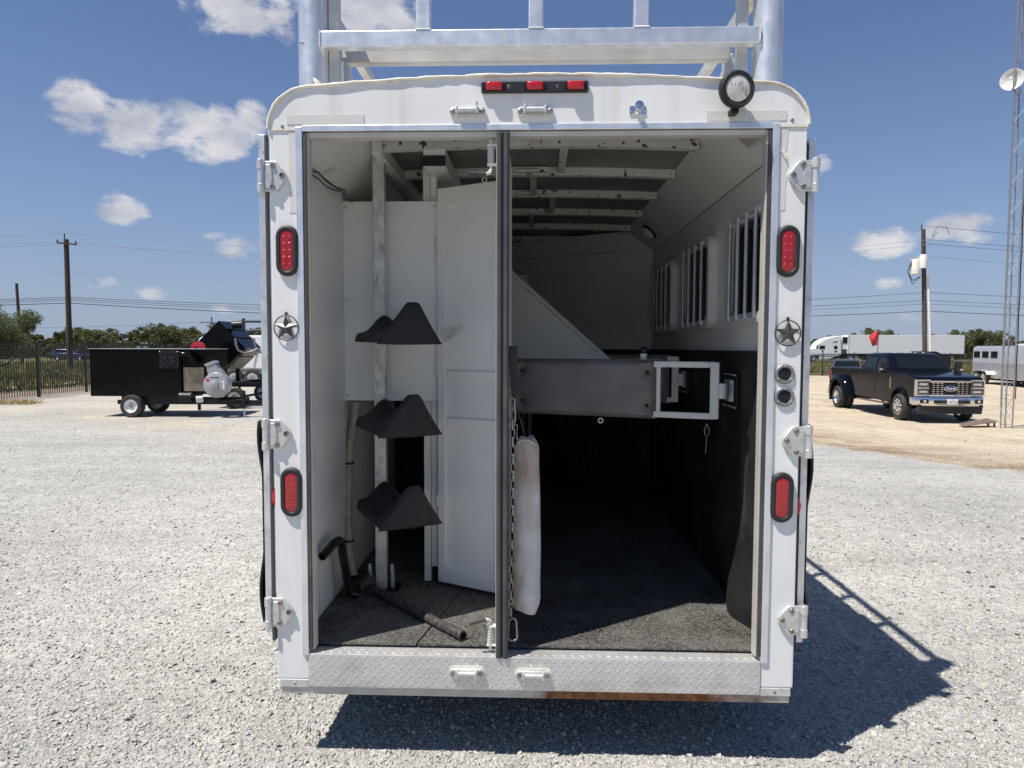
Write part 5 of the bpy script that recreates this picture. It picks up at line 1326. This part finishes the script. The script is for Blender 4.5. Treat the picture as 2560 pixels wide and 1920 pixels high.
MB().cyl(at_y(517, 694, 33), (-10.5, 33, at_y(526, 694, 33).z), .07, n=10).build('top_pipe', BLUE, pg)
MB().cyl(at_y(533, 715, 33), (-10.5, 33, at_y(560, 709, 33).z), .06, n=10).build('mid_pipe', BLUE, pg)
# street signs
sg = thing('street_sign', 'green street name signs on a post beyond the left iron fence', 'sign', (at_y(302, 750, 46).x, 46, 0))
for (u0, u1, v0, v1) in ((304, 320, 738.5, 744), (293, 321, 746, 754)):
    a, b = at_y(u0, v0, 46), at_y(u1, v1, 46); MB().box(a.x - sg.location.x, b.x - sg.location.x, -.012, .012, b.z, a.z).build('sign_blade', GREENS, sg)
    m = MB(); n = 7
    for i in range(n):
        if i == 3: continue
        w = (b.x - a.x) / n; m.box(a.x - sg.location.x + w * (i + .3), a.x - sg.location.x + w * (i + .75), -.016, -.0125, b.z + (a.z - b.z) * .3, b.z + (a.z - b.z) * .72)
    m.build('sign_lettering', PAINTW, sg)
MB().cyl((.35, .03, 0), (.35, .03, at_y(310, 738, 46).z), .03, n=8).build('sign_post', GALV, sg)

# ================================================================== vehicles
def text_mesh(name, s, size, mat_, parent, m4, depth=.004):
    cu = bpy.data.curves.new(name, 'FONT'); cu.body = s; cu.size = size; cu.extrude = depth; cu.align_x = 'CENTER'; cu.align_y = 'CENTER'
    o = bpy.data.objects.new(name, cu); COL.objects.link(o); dg = bpy.context.evaluated_depsgraph_get()
    me = bpy.data.meshes.new_from_object(o.evaluated_get(dg)); bpy.data.objects.remove(o)
    me.transform(m4); me.materials.clear(); me.materials.append(mat_)
    q = bpy.data.objects.new(name, me); COL.objects.link(q); q.parent = parent; return q
FRONT = Matrix(((1, 0, 0, 0), (0, 0, -1, 0), (0, 1, 0, 0), (0, 0, 0, 1)))     # letters stand upright, read from -y
def arc_pts(cy, cz, r, a0, a1, n=14): return [(cy + r * math.cos(R(a0 + (a1 - a0) * i / n)), cz + r * math.sin(R(a0 + (a1 - a0) * i / n))) for i in range(n + 1)]
def pickup(loc, rz):
    t = thing('pickup_truck', 'dark navy crew cab pickup with chrome grille and double rear wheels', 'pickup', loc, rz)
    prof = [(.16, .66), (.13, .90), (.14, 1.28), (.22, 1.37), (.70, 1.44), (1.62, 1.50), (3.98, 1.50), (6.50, 1.50), (6.58, 1.43), (6.58, .78), (6.30, .66), (6.06, .66)]
    prof += arc_pts(5.52, .50, .52, 18, 162)[0:] + [(4.90, .56), (1.60, .50)] + arc_pts(1.05, .48, .51, 10, 170) + [(.50, .64)]
    def ring(x, f): return [(x, y, z) for y, z in [(1.0 * p[0], p[1]) for p in prof]]
    MB().prism(prof, 0, -.99, .99).build('body', TRUCKP, t, 30, bevel=.05, seg=3)
    for s in (-1, 1):                                               # rear dual flares
        q = arc_pts(5.52, .50, .55, 0, 180, 16); o_ = arc_pts(5.52, .50, .80, 0, 180, 16)
        MB().loft([[(s * .985, y, min(z, 1.27)) for y, z in o_], [(s * 1.17, y, min(z, 1.24)) for y, z in arc_pts(5.52, .50, .77, 0, 180, 16)], [(s * 1.20, y, min(z, 1.20)) for y, z in arc_pts(5.52, .50, .72, 0, 180, 16)], [(s * 1.20, y, z) for y, z in q], [(s * .985, y, z) for y, z in q]], closed=False).build('rear_flare', TRUCKP, t, 50)
        fq, fo = arc_pts(1.05, .48, .515, 0, 180, 14), arc_pts(1.05, .48, .60, 0, 180, 14)
        MB().loft([[(s * .985, y, z) for y, z in fo], [(s * 1.03, y, z) for y, z in arc_pts(1.05, .48, .55, 0, 180, 14)], [(s * 1.03, y, z) for y, z in fq], [(s * .985, y, z) for y, z in fq]], closed=False).build('front_flare', TRUCKP, t, 50)
    MB().box(-.9, .9, .75, 6.4, .62, 1.0).build('chassis', BLACKM, t)
    MB().box(-.86, .86, 4.06, 6.42, 1.40, 1.508).build('bed_cover', BLACKM, t)
    # cab
    def cring(z, y0, y1, w, k=.12): return [(-w, y0 + k, z), (-w * .8, y0, z), (w * .8, y0, z), (w, y0 + k, z), (w, y1 - .06, z), (w * .9, y1, z), (-w * .9, y1, z), (-w, y1 - .06, z)]
    cabp = [(1.46, 1.58, 3.97, .955), (1.54, 1.68, 3.96, .95), (1.95, 2.14, 3.86, .82), (2.035, 2.30, 3.78, .76), (2.07, 2.50, 3.60, .66)]
    MB().loft([cring(*c_) for c_ in cabp]).build('cab', TRUCKP, t, 30, bevel=.02)
    def gl(name, pts, off=(0, 0, 0)):
        c = Vector((0, 0, 0)); P = [Vector(p) for p in pts]; n_ = (P[1] - P[0]).cross(P[2] - P[0]).normalized(); c = sum(P, Vector()) / len(P); 
        if n_.dot(c - Vector((0, 2.8, 1.5))) < 0: n_ = -n_
        m = MB(); m.loft([[p + n_ * .004 for p in P], [p + n_ * .012 for p in P]]); return m.build(name, DARKGLASS, t)
    def cp(x, k, zf):                                               # point on the cab side at fraction
        return None
    gl('windshield', [(-.735, 1.725, 1.575), (.735, 1.725, 1.575), (.655, 2.135, 1.945), (-.655, 2.135, 1.945)])
    for s in (-1, 1):
        gl('side_window', [(s * .943, 1.98, 1.56), (s * .943, 2.74, 1.56), (s * .832, 2.74, 1.91), (s * .832, 2.32, 1.91)])
        gl('side_window', [(s * .943, 2.86, 1.56), (s * .943, 3.74, 1.56), (s * .832, 3.66, 1.91), (s * .832, 2.86, 1.91)])
        MB().box(min(s * 1.0, s * 1.004), max(s * 1.0, s * 1.004), 2.78, 2.80, .62, 1.46).build('door_gap', RUBBER, t)
        MB().box(min(s * .99, s * .9935), max(s * .99, s * .9935), 3.94, 3.965, .6, 1.44).build('door_gap', RUBBER, t)
        MB().box(min(s * .96, s * 1.10), max(s * .96, s * 1.10), 1.75, 3.95, .44, .49).build('running_board', mat('bronze_board', (.22, .17, .13), .4, .5), t, bevel=.015)
        MB().box(min(s * .99, s * 1.0), max(s * .99, s * 1.0), 1.66, 1.70, .95, 1.30).build('fender_vent', CHROME, t)
        for y in (2.62, 3.70): MB().box(min(s * .99, s * 1.015), max(s * .99, s * 1.015), y - .10, y + .10, 1.29, 1.325).build('door_handle', BLACKM, t, bevel=.008)
        mi = holder('mirror', t); MB().box(min(s * 1.08, s * 1.30), max(s * 1.08, s * 1.30), 1.76, 1.90, 1.44, 1.80).build('mirror_housing', PLASTIC, mi, bevel=.04)
        MB().bar((s * .95, 1.90, 1.55), (s * 1.12, 1.85, 1.57), .05, .06).build('mirror_arm', PLASTIC, mi); MB().box(min(s * 1.20, s * 1.305), max(s * 1.20, s * 1.305), 1.755, 1.79, 1.52, 1.58).build('mirror_lamp', CHROME, mi, bevel=.01)
        MB().box(min(s * .80, s * 1.02), max(s * .80, s * 1.02), 1.60, 1.62, .28, .62).build('mud_flap', RUBBER, t)
        MB().box(min(s * .70, s * 1.2), max(s * .70, s * 1.2), 6.12, 6.14, .26, .62).build('mud_flap', RUBBER, t)
        # head lamp: clear block with a bright bracket
        hl_ = holder('headlight', t)
        MB().prism([(s * .60, 1.26), (s * .985, 1.29), (s * .985, .84), (s * .60, .82)], 1, .085, .16).build('lamp_block', mat('smoked_lamp', (.10, .105, .11), .12, .2), hl_, bevel=.02)
        for z0, z1, xa in ((1.255, 1.30, .58), (1.03, 1.07, .62), (.815, .855, .58)): MB().box(min(s * xa, s * .985), max(s * xa, s * .985), .055, .10, z0, z1).build('lamp_bar', CHROME, hl_, bevel=.01)
        MB().box(min(s * .955, s * .995), max(s * .955, s * .995), .06, .18, .815, 1.30).build('lamp_bar', CHROME, hl_, bevel=.01)
        for z in (1.16, .94): MB().box(min(s * .66, s * .90), max(s * .66, s * .90), .07, .088, z - .035, z + .035).build('lamp_reflector', mat('lamp_silver', (.6, .62, .65), .15, .8), hl_, bevel=.01)
    # grille
    g_ = holder('grille', t); MB().box(-.585, .585, .10, .16, .86, 1.22).build('grille_back', PLASTIC, g_)
    for z0, z1 in ((1.215, 1.27), (.80, .86)): MB().box(-.60, .60, .05, .15, z0, z1).build('grille_bar', CHROME, g_, bevel=.012)
    for r_i, z in enumerate((.888, .948, 1.008, 1.068, 1.128, 1.188)):
        MB().box(-.57, .57, .085, .10, z - .008, z + .008).build('grille_slat', BLACKM, g_)
        for x in (-.48, -.36, -.24, .24, .36, .48): MB().box(x - .035, x + .035, .078, .0845, z - .010, z + .006).build('grille_dash', CHROME, g_)
    bd_ = holder('badge', t)
    MB().loft([[(math.cos(2 * math.pi * i / 28) * a_, y, 1.04 + math.sin(2 * math.pi * i / 28) * b_) for i in range(28)] for a_, b_, y in ((.20, .088, .10), (.20, .088, .060), (.18, .076, .054))]).build('badge_ring', CHROME, bd_, 40)
    MB().loft([[(math.cos(2 * math.pi * i / 28) * a_, y, 1.04 + math.sin(2 * math.pi * i / 28) * b_) for i in range(28)] for a_, b_, y in ((.172, .070, .0535), (.168, .067, .050))]).build('badge_oval', mat('badge_blue', (.012, .03, .11), .15), bd_)
    text_mesh('badge_lettering', 'Ford', .13, PAINTW, bd_, Matrix.Translation((0, .047, 1.01)) @ FRONT @ Matrix.Shear('XZ', 4, (.25, 0)) if False else Matrix.Translation((0, .047, 1.038)) @ FRONT, .002)
    # bumper
    bp_ = holder('bumper', t); m = MB(); rings = []
    for x, dy, k in ((-1.02, .26, .72), (-.98, .13, .9), (-.80, .02, 1), (-.4, -.02, 1), (.4, -.02, 1), (.80, .02, 1), (.98, .13, .9), (1.02, .26, .72)):
        zc = .665; hh = .135 * k; rings.append([(x, dy, zc - hh), (x, dy - .03, zc - hh * .6), (x, dy - .03, zc + hh * .6), (x, dy, zc + hh), (x, dy + .12, zc + hh), (x, dy + .12, zc - hh)])
    m.loft(rings).build('chrome_bumper', CHROME, bp_, 40)
    MB().box(-.52, .52, -.058, -.046, .60, .70).build('bumper_slot', PLASTIC, bp_, bevel=.02)
    for s in (-1, 1):
        MB().box(min(s * .66, s * .90), max(s * .66, s * .90), -.04, .03, .60, .72).build('fog_lamp_pocket', PLASTIC, bp_, bevel=.02)
        MB().cyl((s * .40, -.075, .64), (s * .40, -.04, .64), .035, n=12).build('tow_hook', BLACKM, bp_)
        MB().lathe([(.04, 0), (.02, -.012), (.001, -.014)], (s * .78, -.042, .66), 'Y', 14, False).build('fog_lamp', LENSG, bp_, 50)
    MB().prism([(-.95, .555), (-.91, .29), (.91, .29), (.95, .555)], 1, .03, .12).build('air_dam', PLASTIC, bp_, bevel=.02)
    pt = holder('license_plate', t); MB().box(-.153, .153, -.074, -.062, .58, .735).build('plate', PAINTW, pt, bevel=.003)
    text_mesh('plate_number', 'WBJ·9128', .066, PAINTB, pt, Matrix.Translation((0, -.0755, .645)) @ FRONT, .001)
    text_mesh('plate_state', 'TEXAS', .030, PAINTB, pt, Matrix.Translation((0, -.0755, .712)) @ FRONT, .001)
    for x in (-.45, -.16, 0, .16, .45): MB().ball((x, 2.46 + abs(x) * .2, 2.075), .028, 5, (1.2, 1.6, .6)).build('clearance_lamp', mat('clearance_lens', (.75, .70, .62), .2), t)
    MB().cyl((-.80, 1.60, 1.48), (-.80, 1.66, 2.05), .005, n=5).build('antenna', BLACKM, t)
    for s in (-1, 1):
        MB().bar((s * .33 - .33, 1.675, 1.565), (s * .33 + .3, 1.70, 1.585), .015, .012).build('wiper', BLACKM, t)
        MB().box(min(s * .88, s * .995), max(s * .88, s * .995), 6.50, 6.592, .95, 1.35).build('tail_lamp', RED, t, bevel=.02)
        w_ = wheel(t, s * .93, 1.05, .41, .41, .26, CHROME, dirx=s, hubr=.42, dish=.1)
        b = MB()
        for k in range(8): a_ = 2 * math.pi * k / 8; b.cyl((s * .119, math.cos(a_) * .175, math.sin(a_) * .175), (s * .131, math.cos(a_) * .175, math.sin(a_) * .175), .030, n=8)
        b.build('rim_holes', RUBBER, w_)
        MB().cyl((s * .10, 0, 0), (s * .20, 0, 0), .075, .06, n=14).build('hub_cap', CHROME, w_, 40)
        wheel(t, s * 1.06, 5.52, .41, .41, .24, CHROME, dirx=s, hubr=.42, dish=.85); wheel(t, s * .78, 5.52, .41, .41, .24, CHROME, dirx=s, hubr=.42, dish=.85)
    MB().cyl((-.8, 1.05, .41), (.8, 1.05, .41), .06, n=8).build('axle', BLACKM, t); MB().cyl((-.8, 5.52, .41), (.8, 5.52, .41), .08, n=8).build('axle', BLACKM, t)
    return t
fl = at_z(1946, 907, -.5); YW = R(-4); PS = .95
off = Matrix.Rotation(YW, 3, 'Z') @ Vector((-.93, 1.05, 0)) * PS
pk = pickup((fl.x - off.x, fl.y - off.y, -.5), YW); pk.scale = (PS, PS, PS * 1.02)

def small_car(name, label, loc, rz, paint, hoodm=None, L_=4.5, H_=1.55, scale=1.0, category='car'):
    """length along local x, nose to +x"""
    t = thing(name, label, category, loc, rz); t.scale = (scale,) * 3; w = .9
    lo = [(-L_ / 2, .45), (-L_ / 2 + .03, .85), (-L_ / 2 + .25, .95), (L_ / 2 - 1.3, .95), (L_ / 2 - .15, .80), (L_ / 2, .62), (L_ / 2 - .02, .35)] + arc_pts(L_ / 2 - .85, .33, .36, 5, 175, 10) + arc_pts(-L_ / 2 + .85, .33, .36, 5, 175, 10) + [(-L_ / 2 + .05, .36)]
    m = MB(); n = len(lo); vs = [(x, -w, z) for x, z in lo] + [(x, w, z) for x, z in lo]; m.add(vs, [tuple(range(n)), tuple(reversed(range(n, 2 * n)))] + [(i, i + n, (i + 1) % n + n, (i + 1) % n) for i in range(n)]); m.build('body', paint, t, 30, bevel=.04)
    def cr_(z, x0, x1, q): return [(x0, -q, z), (x1, -q, z), (x1, q, z), (x0, q, z)]
    top = H_
    MB().loft([cr_(.94, -L_ / 2 + .15, L_ / 2 - 1.2, .86), cr_(top - .06, -L_ / 2 + .55, L_ / 2 - 2.0, .68), cr_(top, -L_ / 2 + .8, L_ / 2 - 2.2, .58)]).build('cabin', paint, t, 30, bevel=.03)
    for s in (-1, 1):
        q0, q1 = s * .868, s * .72
        for a0, a1, b0, b1 in ((-L_ / 2 + .45, -.35, -L_ / 2 + .72, -.35), (-.27, L_ / 2 - 1.5, -.27, L_ / 2 - 2.1)):
            MB().add([(a0, q0, 1.0), (a1, q0, 1.0), (b1, q1, top - .12), (b0, q1, top - .12)], [(0, 1, 2, 3)]).build('side_window', DARKGLASS, t)
    MB().add([(L_ / 2 - 1.24, -.75, .99), (L_ / 2 - 1.24, .75, .99), (L_ / 2 - 1.88, .62, top - .1), (L_ / 2 - 1.88, -.62, top - .1)], [(0, 1, 2, 3)]).build('windshield', DARKGLASS, t, loc=(.03, 0, .02))
    MB().add([(-L_ / 2 + .17, -.72, 1.0), (-L_ / 2 + .17, .72, 1.0), (-L_ / 2 + .48, .6, top - .12), (-L_ / 2 + .48, -.6, top - .12)], [(0, 1, 2, 3)]).build('rear_window', DARKGLASS, t, loc=(-.03, 0, .02))
    if hoodm: MB().prism([(L_ / 2 - 1.22, .956), (L_ / 2 - .17, .81), (L_ / 2 - .17, .83), (L_ / 2 - 1.22, .985)], 1, -.84, .84).build('hood', hoodm, t, bevel=.01)
    for s in (-1, 1):
        for x in (L_ / 2 - .85, -L_ / 2 + .85):
            hh = wheel(t, x, s * .80, .33, .33, .2, GALV, dirx=s); hh.rotation_euler = (0, 0, R(90))
        MB().box(L_ / 2 - .12, L_ / 2 - .02, min(s * .5, s * .85), max(s * .5, s * .85), .62, .74).build('headlight', PAINTW, t, bevel=.02)
        MB().box(-L_ / 2 - .005, -L_ / 2 + .06, min(s * .6, s * .86), max(s * .6, s * .86), .70, .86).build('tail_lamp', RED, t, bevel=.02)
    return t
q = at_y(1815, 800, 41.0)
small_car('parked_car', 'small dark car with pale hood parked behind the pickup bed', (q.x + .45, 41.0, -.5), R(62), mat('charcoal_paint', (.05, .053, .058), .2, .1, coat=.5), WHITEV, 4.3, 1.50)
q = at_y(155, 790, 78)
small_car('parked_car', 'small blue car far across the field behind the left iron fence', (q.x, 78, 0), R(10), mat('blue_paint', (.03, .06, .2), .25, coat=.5), None, 4.4, 1.5, .85)
# dark flatbed nose behind the pickup
q = at_y(2025, 768, 34)
fb = thing('flatbed_trailer', 'black flatbed trailer nose just behind the pickup cab', 'trailer', (q.x, 34, -.5))
MB().prism([(-.85, 1.98), (-.62, 2.0), (.05, 1.72), (.05, 1.15), (-.15, 1.15), (-.3, 1.5), (-.85, 1.6)], 1, -.9, .9).build('gooseneck', BLACKM, fb, bevel=.02)
MB().box(-4.5, .05, -.95, .95, .95, 1.14).build('deck', BLACKM, fb)
for x in (-3.4, -2.5):
    for s in (-1, 1): hh = wheel(fb, x, s * .9, .38, .38, .22, GALV, dirx=s); hh.rotation_euler = (0, 0, R(90))
MB().bar((-.3, 0, 0), (-.3, 0, .95), .1, .1).build('landing_leg', BLACKM, fb)

# flag
q0 = at_y(1895, 768, 38); fg = thing('flag', 'torn red pennant flag on a thin dark pole behind the pickup', 'flag', (q0.x, 38, -.5))
tp_ = at_y(1898, 712, 38); MB().cyl((0, 0, 0), (tp_.x - q0.x, 0, tp_.z + .5), .022, .016, n=8).build('flag_pole', BLACKM, fg)
Fp = [(1898, 712.5), (1887, 719), (1877.5, 727), (1877, 731), (1880, 740), (1884.5, 748), (1890, 746.5), (1895.5, 745.5)]
P = [at_y(u, v, 38) - q0 + Vector((0, 0, 0)) for u, v in Fp]; P = [Vector((p.x, .10 * math.sin(i * 1.3), p.z + q0.z + .5)) for i, p in enumerate(P)]
c_ = sum(P, Vector()) / len(P) + Vector((0, -.07, 0)); m = MB(); m.add(P + [c_], [(i, (i + 1) % len(P), len(P)) for i in range(len(P))])
o = m.build('cloth', REDC, fg); md = o.modifiers.new('thick', 'SOLIDIFY'); md.thickness = .006

# semi truck on the road
SY = 106.5
sm = thing('semi_truck', 'white long haul semi truck with refrigerated trailer passing on the road', 'semi truck', (0, 0, 0))
def zz3(zx, zy): return at_y((2030 + zx / 10.53) / KD, (810 + zy / 10.53) / KD, SY)
gl_ = -.46
cabP = [(-150, 840), (-150, 700), (-120, 665), (20, 648), (118, 640), (165, 535), (250, 455), (380, 385), (560, 335), (740, 312), (765, 320), (775, 810), (160, 815)]
P = [(zz3(*p).x, zz3(*p).z) for p in cabP]
MB().prism(P, 1, SY, SY + 2.45).build('cab', WHITEV, sm, bevel=.08)
def pan(name, pts, m_, y=SY - .01, th=.02): return MB().prism([(zz3(*p).x, zz3(*p).z) for p in pts], 1, y - th, y).build(name, m_, sm)
pan('side_window', [(185, 655), (205, 572), (340, 568), (340, 655)], DARKGLASS); pan('sleeper_window', [(580, 658), (580, 572), (665, 572), (665, 658)], DARKGLASS)
pan('roof_window', [(535, 480), (660, 445), (662, 480)], DARKGLASS); pan('windshield_edge', [(95, 640), (140, 552), (175, 540), (140, 640)], DARKGLASS)
pan('door_lettering', [(250, 690), (305, 690), (290, 735), (265, 735)], PAINTB); pan('sleeper_lettering', [(580, 705), (660, 705), (660, 755), (640, 720), (600, 745)], PAINTB)
pan('side_skirt', [(200, 815), (760, 815), (560, 870), (430, 930), (175, 940)], WHITEV, SY + .05)
pan('skirt_gap', [(170, 806), (760, 806), (760, 820), (170, 820)], BLACKM, SY - .02)
a, b = zz3(968, 287), at_y(2083, 765, SY)
MB().box(a.x, b.x, SY, SY + 2.55, b.z, a.z).build('trailer_box', WHITEV, sm, bevel=.03)
MB().box(a.x, b.x, SY + .1, SY + 2.45, b.z - .25, b.z - .001).build('trailer_rail', BLACKM, sm)
MB().box(a.x - .01, a.x + .12, SY - .015, SY, b.z, a.z).build('trailer_post', GALV, sm); MB().box(b.x - .12, b.x + .01, SY - .015, SY, b.z, a.z).build('trailer_post', GALV, sm)
c0, c1 = zz3(800, 330), zz3(955, 670); MB().box(c0.x, a.x - .011, SY + .3, SY + 2.2, c1.z, c0.z).build('cooling_unit', WHITEV, sm, bevel=.05)
d0, d1 = zz3(835, 345), zz3(950, 505); MB().box(d0.x, d1.x, SY + .24, SY + .29, d1.z, d0.z).build('cooling_grille', BLACKM, sm)
MB().box(zz3(775, 0).x, a.x + 3, SY + .5, SY + 2.0, .3, .75).build('chassis', BLACKM, sm)
for xx in (zz3(60, 0).x, zz3(1040, 0).x, zz3(1190, 0).x, b.x - 3.2, b.x - 2.0):
    for y in (SY + .15, SY + 2.3): wheel_y(sm, xx, y, gl_ + .52, .52, .3, GALV)
MB().box(zz3(60, 0).x - .1, zz3(60, 0).x + .1, SY + .2, SY + 2.2, .0, .35).build('front_axle', BLACKM, sm)
MB().box(b.x - 3.6, b.x - 1.6, SY + .4, SY + 2.1, .1, b.z - .24).build('bogie', BLACKM, sm)
MB().box(zz3(1040, 0).x - .2, zz3(1190, 0).x + .2, SY + .4, SY + 2.1, .0, .4).build('drive_axles', BLACKM, sm)
pan('fender', [(-60, 850), (-20, 800), (90, 800), (150, 850), (150, 815), (100, 770), (-40, 770)], WHITEV, SY + .06)

# silver livestock trailer on the right
r0 = at_z(2117 + 4, 824, -.5); hd = Vector((-.17, -.985, 0)).normalized()
sv = thing('stock_trailer', 'silver ribbed livestock trailer with tandem wheels parked behind the lattice tower', 'trailer', (0, 0, 0))
ps = at_y(2433 / KD, 760, 42.9); sv.location = (ps.x, 42.9, -.5); sv.rotation_euler = (0, 0, math.atan2(hd.y, hd.x))
# local: x towards the camera, y to the left as seen along x; the side in view lies at y = 0, the body on +y
prof = [(0, .38), (0, 2.12), (.06, 2.24), (.22, 2.30), (1.78, 2.30), (1.94, 2.24), (2.0, 2.12), (2.0, .38)]
MB().loft([[(x, y, z) for y, z in prof] for x in (0, 9.0)]).build('body', SILVER, sv, 40)
for k in range(20): MB().box(.05, 8.9, -.014, -.001, .42 + k * .045, .44 + k * .045).build('side_rib', SILVER, sv)
MB().box(-.02, 9.0, -.02, 0, .38, .405).build('bottom_rail', ALU, sv)
for k in range(16): MB().box(1.9 + k * .42, 2.1 + k * .42, -.028, -.021, .385, .402).build('marker_tape', REDC if k % 2 else PAINTW, sv)
for k in range(3):
    w_ = holder('window', sv); MB().box(.12 + k * 1.02, .86 + k * 1.02, -.02, -.001, 1.58, 1.98).build('window_frame', BLACKM, w_, bevel=.02); MB().box(.17 + k * 1.02, .47 + k * 1.02, -.026, -.021, 1.63, 1.93).build('pane', DARKGLASS, w_); MB().box(.51 + k * 1.02, .81 + k * 1.02, -.026, -.021, 1.63, 1.93).build('pane', DARKGLASS, w_)
MB().box(2.6, 2.62, -.018, -.015, .95, 2.1).build('panel_seam', ALU, sv); MB().box(6.6, 7.6, -.02, -.001, 1.2, 1.95).build('side_door', BLACKM, sv)
MB().box(4.0, 5.2, .4, 1.6, 2.30, 2.42).build('roof_vent', WHITEV, sv, bevel=.04); MB().box(6.2, 7.4, .4, 1.6, 2.30, 2.66).build('roof_air_unit', WHITEV, sv, bevel=.08)
for x in (.95, 1.80):
    for s, y in ((-1, -.12), (1, 2.1)): hh = wheel(sv, x, y, .38, .38, .22, CHROME, dirx=s); hh.rotation_euler = (0, 0, R(90))
MB().loft([[(x, y, z) for x, z in [(.45, .62), (.62, .80), (1.3, .84), (2.1, .80), (2.3, .6), (2.3, .57), (2.1, .77), (1.3, .81), (.62, .77), (.45, .59)]] for y in (-.26, -.001)]).build('fender', ALU, sv)
MB().box(.6, 2.2, .1, 1.9, .30, .379).build('axle_beam', BLACKM, sv)
MB().box(.3, 8.8, .05, 1.95, .26, .30).build('frame', BLACKM, sv); MB().bar((8.4, 1, 0), (8.4, 1, .28), .12, .12).build('landing_leg', BLACKM, sv)
